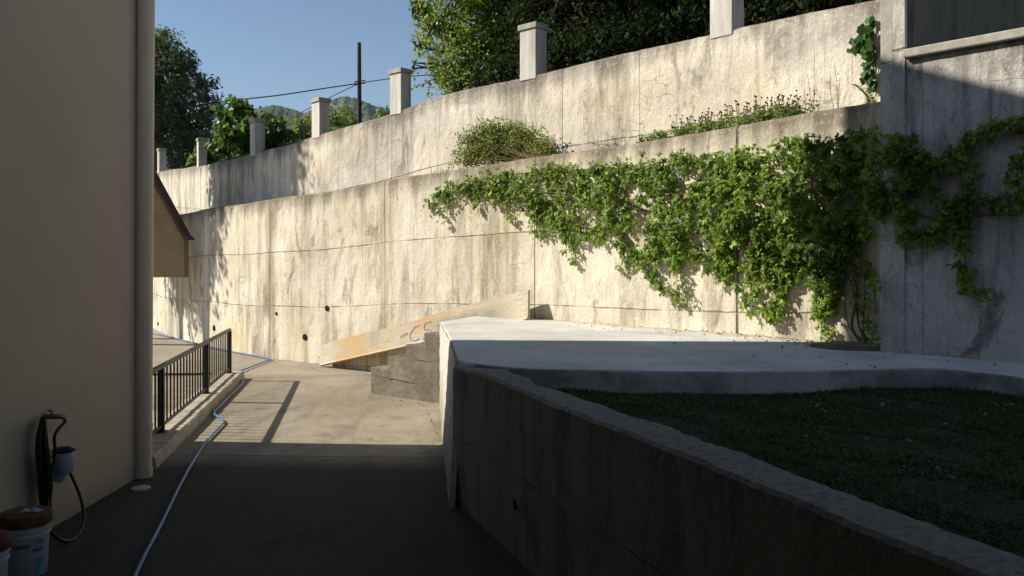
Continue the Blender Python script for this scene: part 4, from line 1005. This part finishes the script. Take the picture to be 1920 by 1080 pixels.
# tree hidden behind the house whose shade dapples the far end of the walls
tree('shade_tree', 'broad tree standing left of the far wall, out behind the house', 'tree', (-15.5, 23.3, 0), 5.5, .22,
     [(-15.2, 23.0, 8.6, 1.6, 1.9, 2.2, 1), (-15.2, 22.0, 11.0, 1.3, 1.3, 1.3, 1), (-15, 24.4, 7.4, 1.2, 1.2, 1.9, .8), (-15, 21.4, 9.8, .9, .8, .9, 1), (-15.2, 24.4, 10.2, 1.2, 1.3, 1.3, 1), (-15, 23.2, 6.6, 1.0, 1.3, 1.0, .7), (-15.2, 21.2, 12.0, .9, .8, .8, 1)], 26000, .20, M['tree'], .6, 18, .3, None, .3, .4)

# ------------------------------------------------------------------ utility pole and cables
pp = at(674, 240, 40.0); pt_ = at(673.5, 80, 40.0)
up_ = empty('utility_pole', (pp.x, pp.y, 5.0))
m = MB(); m.tube([(pp.x, pp.y, 4.5), (pp.x, pp.y, 8), pt_], [.115, .105, .088], 14); wpart(m.build('pole', M['polewood'], None, True), up_)
m = MB()
for dz in (0, .12):
    c = at(674, 155, 39.9) + Vector((0, 0, dz - .05)); m.tube([c + Vector((-.25, 0, -.04)), c + Vector((0, -.03, 0)), c + Vector((.28, 0, .03))], .028, 8)
wpart(m.build('clamp', M['cable'], None, True), up_)
tag(up_, 'dark wooden utility pole standing behind the upper wall', 'utility pole')
def cable(pts, r_, lab):
    m = MB(); m.tube(smooth_path(pts, 8), r_, 6); o = m.build('overhead_cable', M['cable'], None, True); tag(o, lab, 'cable', 'overhead cables at the utility pole')
a_ = at(674, 156, 39.95)
cable([at(330, 203, 36), at(430, 189, 37), at(520, 179, 38), at(600, 167, 39), a_], .028, 'thick dark cable from the utility pole to the left over the fig tree')
cable([a_, at(705, 151, 39), at(760, 144, 36), at(840, 138, 32)], .026, 'dark cable from the utility pole to the right into the leafy tree')
cable([at(672, 157, 40), at(620, 182, 46), at(560, 213, 54), at(520, 232, 60)], .022, 'thin cable sloping from the utility pole down toward the hill')

# ------------------------------------------------------------------ climbing vine on the lower wall
from itertools import accumulate
UPB = [(806, 384), (830, 350), (880, 336), (960, 322), (1050, 309), (1150, 312), (1240, 294), (1330, 299), (1400, 288), (1440, 290), (1480, 272), (1560, 264), (1620, 252), (1700, 256), (1745, 300)]
LOB = [(806, 392), (850, 372), (900, 374), (970, 382), (1005, 408), (1045, 410), (1068, 452), (1100, 446), (1150, 446), (1180, 474), (1240, 495), (1290, 488), (1340, 490), (1385, 505), (1440, 518), (1500, 515), (1560, 530), (1600, 480), (1650, 455), (1700, 440), (1745, 400)]
def ub(u): return np.interp(u, [a for a, b in UPB], [b for a, b in UPB])
def lb(u): return np.interp(u, [a for a, b in LOB], [b for a, b in LOB])
RP = C2.at_u(1646)
def surf(u, v, off):
    return p2(u, v, off) if u < 1640 else pr(u, v, off)
C_ = []; Off = []
def put(u, v, off): C_.append(surf(u, v, off))
nfill = 0
while nfill < 6600:
    u = random.uniform(806, 1745); a, b = ub(u), lb(u)
    dens = .35 + .65 * min(1, (u - 806) / 350)
    if u > 1650: dens = .6
    if random.random() > dens * (b - a) / 260: continue
    f = random.random(); v = a + (b - a) * f
    hole = math.sin(u * .045 + 2) * math.sin(v * .06 + u * .01) + .6 * math.sin(u * .11 - v * .09)
    if hole < -.72 + .75 * f ** 2 and random.random() < .85: continue
    thick = .06 + .34 * min(1, (u - 806) / 600) * math.sin(math.pi * min(1, .15 + f * .9)) * (1 if u < 1640 else .6)
    o0 = random.uniform(.03, thick + .05); k = random.randint(5, 15)
    for _ in range(k):
        put(u + random.gauss(0, 7), v + random.gauss(0, 8), max(.02, o0 + random.gauss(0, .03))); nfill += 1
strands = []
def strand(pts, n, jit=5, off=(.03, .12)):
    strands.append((pts, off)); n = int(n * 1.5)
    P = [Vector((a, b, 0)) for a, b in pts]; s_ = cum(P)
    for _ in range(n):
        q = random.uniform(0, s_[-1]); u = np.interp(q, s_, [p.x for p in P]); v = np.interp(q, s_, [p.y for p in P])
        put(u + random.gauss(0, jit), v + random.gauss(0, jit), random.uniform(*off))
for i in range(34):         # hanging ends along the lower edge
    u = random.uniform(840, 1600); v = lb(u) - 15; l = random.uniform(15, 60) * (1 + (u > 1250) * .5); k = random.uniform(-12, 12)
    strand([(u, v - 20), (u + k * .4, v + l * .5), (u + k, v + l)], int(l * .45) + 4, 6)
for pts, n in (([(1070, 440), (1080, 470), (1083, 492)], 16), ([(1180, 460), (1215, 505), (1250, 540), (1285, 565), (1300, 560)], 55), ([(1330, 490), (1370, 520), (1400, 560), (1410, 578)], 30), ([(1400, 500), (1425, 560), (1455, 598), (1470, 602)], 34),
               ([(1480, 520), (1470, 575), (1460, 600)], 22), ([(1540, 500), (1550, 560), (1548, 600), (1560, 636)], 40), ([(1590, 480), (1610, 540), (1620, 590)], 20), ([(1625, 470), (1640, 540), (1648, 590)], 18), ([(1630, 590), (1640, 640)], 12), ([(1250, 300), (1330, 300), (1390, 292), (1392, 276)], 40), ([(1380, 300), (1386, 280)], 14),
               ([(805, 388), (822, 372), (845, 352), (900, 342)], 60), ([(985, 395), (1040, 408), (1065, 430)], 30), ([(850, 350), (960, 330), (1060, 318), (1160, 320)], 120)):
    strand(pts, n, 6)
for pts, n in (([(1720, 330), (1760, 320), (1800, 290), (1830, 255), (1870, 240), (1925, 232), (1990, 225)], 120), ([(1690, 440), (1740, 440), (1790, 410), (1810, 385), (1850, 372), (1890, 388), (1925, 378)], 90), ([(1790, 300), (1830, 320), (1812, 380), (1808, 430), (1812, 490), (1818, 540)], 75),
               ([(1805, 500), (1825, 545), (1856, 548)], 16), ([(1925, 280), (1908, 330), (1920, 365)], 24), ([(1690, 450), (1730, 440), (1770, 455)], 26), ([(1700, 300), (1770, 380), (1815, 400)], 40)):
    strand(pts, n, 8)
C_ = np.array([tuple(c) for c in C_]); n = len(C_)
Vs = []
out = np.array(NF)
A0 = rand_unit(n) * .8 + np.array([0, 0, -.75]) + out * .15; A0 = norm_rows(A0)
N0 = norm_rows(rand_unit(n) * .55 + out * .7 + np.array([-.05, 0, .45]))
SZl = .034 + .056 * rng.random(n) ** 1.3
for k, (ang, ln) in enumerate(((0, 1.0), (1.0, .85), (-1.0, .85), (1.9, .62), (-1.9, .62))):
    B0 = norm_rows(np.cross(A0, N0)); Ak = norm_rows(A0 * math.cos(ang) + B0 * math.sin(ang)); 
    L = SZl * ln * rng.uniform(.85, 1.15, n)
    V, _ = leaf_quads(C_ + Ak * (L * .55)[:, None], Ak, norm_rows(N0 + rand_unit(n) * .25), L, L * rng.uniform(.5, .68, n), .22); Vs.append(V)
# one island per leaflet; keep the five together in shade by offsetting only position
vn = empty('climbing_vine', gnd(1640, 655, SZ) + NF * .1)
quad_obj('foliage', Vs, M['vine'], vn)
m = MB()
for pts, off in strands:
    P = smooth_path([surf(u, v, .03) for u, v in pts], 4); m.tube(P, [.007 * (1 - .6 * i / len(P)) for i in range(len(P))], 5)
for k in range(6):          # woody stems rising from the bed at the foot of the wall
    u0 = 1600 + 6 * k + random.uniform(-4, 4); um = u0 - random.uniform(-14, 22); ut = um - random.uniform(-10, 60)
    root_p = gnd(1640 + random.uniform(-26, 14), 652, SZ) + NF * .05
    P = smooth_path([root_p, p2(min(u0, 1632), 610, .12), p2(min(um, 1630), 540, .10), p2(min(ut, 1620), 450, .08), p2(min(ut - 40, 1600), 330, .08)], 6)
    m.tube(P, [.008 * (1 - .4 * i / len(P)) for i in range(len(P))], 6)
for k in range(10):         # runners along the wall
    v0 = random.uniform(.15, .7); P = []
    for u in range(1600, 830, -55):
        a, b = ub(u), lb(u); P.append(p2(u, a + (b - a) * min(.9, max(.05, v0 + .12 * math.sin(u * .02 + k))), .04))
    m.tube(smooth_path(P, 3), .006, 5)
wpart(m.build('stems', M['stem'], None, True), vn)
for (u, v) in ((1306, 368), (1308, 340), (1440, 455), (1425, 480), (1545, 480), (1360, 470), (1395, 330), (1500, 400), (1445, 415)):
    c = p2(u, v, .34); nn = 18; cc = np.repeat(np.array([tuple(c)]), nn, 0); A = rand_unit(nn) + out; A = norm_rows(A)
    V, _ = leaf_quads(cc + A * .022, A, rand_unit(nn), np.full(nn, .045), np.full(nn, .016)); quad_obj('flower', [V], M['brownlitter'], vn)
tag(vn, 'big sprawling green climbing vine hanging over the lower wall and onto the side wall', 'climbing vine')

# ivy hanging in the corner of the upper wall
iv = empty('ivy', p3(1640, 180))
cc = []
for (u, v, su, sv, k) in ((1632, 62, 8, 8, 14), (1628, 85, 12, 12, 26), (1638, 110, 8, 14, 24), (1640, 140, 7, 10, 12), (1612, 97, 6, 4, 8), (1642, 165, 5, 8, 8), (1632, 155, 5, 5, 5), (1640, 45, 3, 6, 6)):
    for _ in range(k): cc.append(tuple(p3(min(1648, u + random.gauss(0, su * .6)), v + random.gauss(0, sv * .6), random.uniform(.04, .18))))
cc = np.array(cc); n = len(cc); A = norm_rows(rand_unit(n) * .45 + np.array([0, 0, -1])); Nn = norm_rows(rand_unit(n) * .5 + out)
L = rng.uniform(.085, .15, n); V, _ = leaf_quads(cc, A, Nn, L, L * .85, .15); quad_obj('foliage', [V], M['ivy'], iv)
m = MB()
for du in (-4, 0, 5):
    P = smooth_path([p3(1639 + du * .3, 52, .04), p3(1634 + du, 80, .05), p3(1640 + du, 120, .05), p3(1640 + du, 175, .04)], 5); m.tube(P, .005, 5)
wpart(m.build('stems', M['stem'], None), iv); tag(iv, 'small hanging ivy with heart shaped leaves in the corner of the upper wall', 'ivy')

# ------------------------------------------------------------------ weeds and shrubs on the strip between the walls
def strip_pt(u, d):
    q = s2(u); p = C2.at_s(q); t = C2.tan(q); return p + Vector((-t.y, t.x, 0)) * d + Vector((0, 0, top_z(C2, TOP2, q) - .03 + .08 * d))
def stem_plant(name, label, cat, specs, leafmat, size, leaf_per=8, asp=.35, seeds=False, group=None, stem=M['drystem'], lean=.25, upright=.6):
    """specs: list of (u, depth, height)"""
    p0 = strip_pt(specs[0][0], specs[0][1]); root = empty(name, p0); m = MB(); C0 = []; A_ = []; hd = []
    for (u, d, h) in specs:
        b = strip_pt(u, d); tip = b + Vector((random.uniform(-lean, lean) * h, random.uniform(-lean, lean) * h, h)); mid = b.lerp(tip, .5) + Vector((random.uniform(-.05, .05), random.uniform(-.05, .05), .03)) * h
        P = smooth_path([b, mid, tip], 4); m.tube(P, [.005 * (1 - .6 * i / len(P)) for i in range(len(P))], 4)
        for _ in range(leaf_per):
            f = random.random() ** 1.2 * (.75 if seeds else 1.0); p = P[int(f * (len(P) - 1))]; a = random.uniform(0, 6.28); A = Vector((math.cos(a), math.sin(a), random.uniform(-.2, 1.0) * upright)).normalized()
            C0.append(tuple(p + A * size * .5)); A_.append(tuple(A))
        if seeds: hd.append(tip)
    C0 = np.array(C0); A_ = np.array(A_); n = len(C0); L = size * rng.uniform(.6, 1.3, n)
    V, _ = leaf_quads(C0, A_, norm_rows(rand_unit(n) * .6 + np.array([-.2, -.3, .7])), L, L * asp, .15)
    quad_obj('foliage', [V], leafmat, root); st_ = m.build('stems', stem, None); st_['kind'] = 'stuff'; wpart(st_, root)
    if seeds:
        m = MB()
        for t_ in hd: m.lathe(t_ - Vector((0, 0, .008)), [(.006, 0), (.013, .008), (.012, .016), (.004, .022)], 6)
        sh_ = m.build('seed_heads', M['stem'], None); sh_['kind'] = 'stuff'; wpart(sh_, root)
    tag(root, label, cat, group); return root
# rounded shrub
sh = empty('shrub', strip_pt(945, .6)); bl = []
for (u, v, Y, rx, rz) in ((900, 270, 14.9, .36, .30), (935, 258, 14.8, .36, .26), (985, 265, 14.5, .35, .24), (1015, 280, 14.2, .26, .14), (880, 293, 14.9, .28, .18), (940, 288, 14.6, .5, .2), (925, 240, 14.8, .16, .12), (968, 245, 14.6, .14, .12)):
    p = at(u, v, Y + .15); bl.append((p.x, p.y, p.z, rx, .28, rz, 1))
V, cc, tw = crown_leaves(bl, 9000, .062, .4, 14, .10, -.35, .35); quad_obj('foliage', [V], M['shrub'], sh)
m = MB()
for i in range(0, len(cc), 7):
    b = strip_pt(945 + random.uniform(-50, 50), .55); e = Vector(cc[i]); m.tube(smooth_path([b, b.lerp(e, .5) + Vector((0, 0, .06)), e, e + Vector((random.uniform(-.05, .05), 0, .10))], 3), [.007 - .0005 * k for k in range(10)], 4)
wpart(m.build('stems', M['drystem'], None), sh); tag(sh, 'rounded yellow-green shrub growing on the ledge between the two walls', 'shrub')
stem_plant('weed', 'feathery blue-green weed on the ledge right of the rounded shrub', 'weed', [(1078 + random.uniform(-10, 40), random.uniform(.4, .8), random.uniform(.12, .26)) for _ in range(16)], M['olive'], .06, 10, .3, lean=.6)
stem_plant('weed', 'tiny weed tuft on the ledge left of the rounded shrub', 'weed', [(800 + random.gauss(0, 18), random.uniform(.3, .7), random.uniform(.06, .2)) for _ in range(22)], M['weed'], .05, 7, .35)
stem_plant('weed', 'low leafy weed at the left end of the long weed row', 'weed', [(1195 + random.uniform(-28, 30), random.uniform(.25, .45), random.uniform(.08, .20)) for _ in range(60)], M['weed'], .06, 8, .6)
stem_plant('weed', 'long row of weeds with dark seed heads on the ledge above the vine', 'weed', [(random.uniform(1225, 1300), random.uniform(.3, .7), random.uniform(.14, .36)) for _ in range(85)], M['weed'], .085, 15, .32, True)
stem_plant('weed', 'taller clump of weeds with seed heads near the middle of the ledge', 'weed', [(1375 + random.gauss(0, 42), random.uniform(.3, .75), random.uniform(.16, .42)) for _ in range(140)], M['weed'], .085, 15, .32, True)
stem_plant('weed', 'bushy weed patch between the seed head weeds and the dry stalks', 'weed', [(1445 + random.gauss(0, 15), random.uniform(.3, .6), random.uniform(.1, .33)) for _ in range(50)], M['weed'], .075, 13, .35, True)
stem_plant('dry_weed', 'tall thin pale stalk standing against the upper wall', 'weed', [(1528, .5, .62), (1531, .5, .45), (1524, .52, .5)], M['shrub'], .05, 16, .2, lean=.12)
stem_plant('dry_weed', 'thin leaning dry stalk left of the tall pale stalk', 'weed', [(1484, .5, .55), (1488, .5, .35)], M['shrub'], .04, 8, .2, lean=.2)
stem_plant('weed', 'low dry grass tufts on the ledge under the pale stalks', 'weed', [(random.uniform(1480, 1600), random.uniform(.3, .5), random.uniform(.03, .09)) for _ in range(70)], M['shrub'], .04, 6, .2)
# yellowing fern like sprig
q = strip_pt(1606, .35); fr = empty('sprig', q); m = MB(); P = smooth_path([q, q + Vector((-.02, 0, .12)), q + Vector((-.12, .05, .25)), q + Vector((-.19, .08, .29))], 6); m.tube(P, .004, 5); C0 = []; A_ = []
for i, p in enumerate(P):
    for sgn in (-1, 1):
        for _ in range(2): A = (Vector((sgn, .1 * sgn, .5)) + Vector((random.uniform(-.3, .3), random.uniform(-.3, .3), random.uniform(-.3, .3)))).normalized(); l = .09 * (1.1 - i / len(P)); C0.append(tuple(p + A * l * .5)); A_.append((*A, l))
A_ = np.array(A_); V, _ = leaf_quads(np.array(C0), A_[:, :3], norm_rows(rand_unit(len(C0)) * .4 + out), A_[:, 3], A_[:, 3] * .3); quad_obj('leaves', [V], M['yellowplant'], fr); wpart(m.build('stem', M['drystem'], None), fr)
tag(fr, 'yellow-green sprig below the ivy at the end of the ledge', 'sprig')

# ------------------------------------------------------------------ leaf litter on the slab
cc = []
for _ in range(230):
    u = random.choice((random.uniform(1060, 1560), random.uniform(1250, 1560), random.gauss(1500, 60))); 
    base = np.interp(u, [1000, 1330, 1540, 1650], [598, 616, 640, 655]); v = base + abs(random.gauss(0, 6)) + 2
    if random.random() < .1: v += random.uniform(5, 50)
    cc.append(tuple(gnd(u, v, SZ + .006)))
for _ in range(40): cc.append(tuple(gnd(random.uniform(1560, 1900), random.uniform(655, 690), SZ + .006)))
cc = np.array(cc); n = len(cc); A = rand_unit(n); A[:, 2] *= .3; A = norm_rows(A); L = rng.uniform(.018, .05, n)
V, _ = leaf_quads(cc + np.array([0, 0, .008]), A, norm_rows(rand_unit(n) * .5 + np.array([0, 0, 1])), L, L * .6, .3)
o = quad_obj('leaf_litter', [V], M['litter']); tag(o, 'dry leaf litter along the back of the white slab', 'leaf litter', None, 'stuff')
cc = []
for (ua, ub_, va, vb, k) in ((690, 828, 740, 760, 40), (640, 700, 688, 700, 16), (300, 500, 632, 672, 40), (500, 600, 675, 688, 30), (800, 835, 765, 850, 22), (560, 830, 715, 830, 16)):
    for _ in range(k):
        f = random.random(); cc.append(tuple(gnd(ua + (ub_ - ua) * f, va + (vb - va) * f + abs(random.gauss(0, 3)) + 1, .01)))
cc = np.array(cc); n = len(cc); A = rand_unit(n); A[:, 2] *= .3; A = norm_rows(A); L = rng.uniform(.012, .045, n)
V, _ = leaf_quads(cc, A, norm_rows(rand_unit(n) * .4 + np.array([0, 0, 1])), L, L * .6, .3)
o = quad_obj('grit', [V], M['litter']); tag(o, 'dry leaf bits and grit at the foot of the lower wall and the steps', 'leaf litter', None, 'stuff')
# dirt bed at the vine's foot
m = MB(); c = gnd(1600, 655, SZ); m.lathe(c + Vector((.1, .25, -.02)), [(.5, 0), (.42, .035), (.2, .06), (.05, .065)], 20); o = m.build('planting_bed', M['soil'], None, True); tag(o, kind='structure')

# ------------------------------------------------------------------ the air between here and the hills
t = bpy.data.materials.new('haze_air'); t.use_nodes = True; nt = t.node_tree
nt.nodes.remove(nt.nodes['Principled BSDF']); pv = nt.nodes.new('ShaderNodeVolumePrincipled'); pv.inputs['Color'].default_value = (.72, .82, .95, 1); pv.inputs['Density'].default_value = .00018
nt.links.new(pv.outputs[0], nt.nodes['Material Output'].inputs['Volume'])
m = MB(); m.box(-760, 860, -710, 760, -3, 130); o = m.build('haze', t); tag(o, None, None, None, 'stuff')
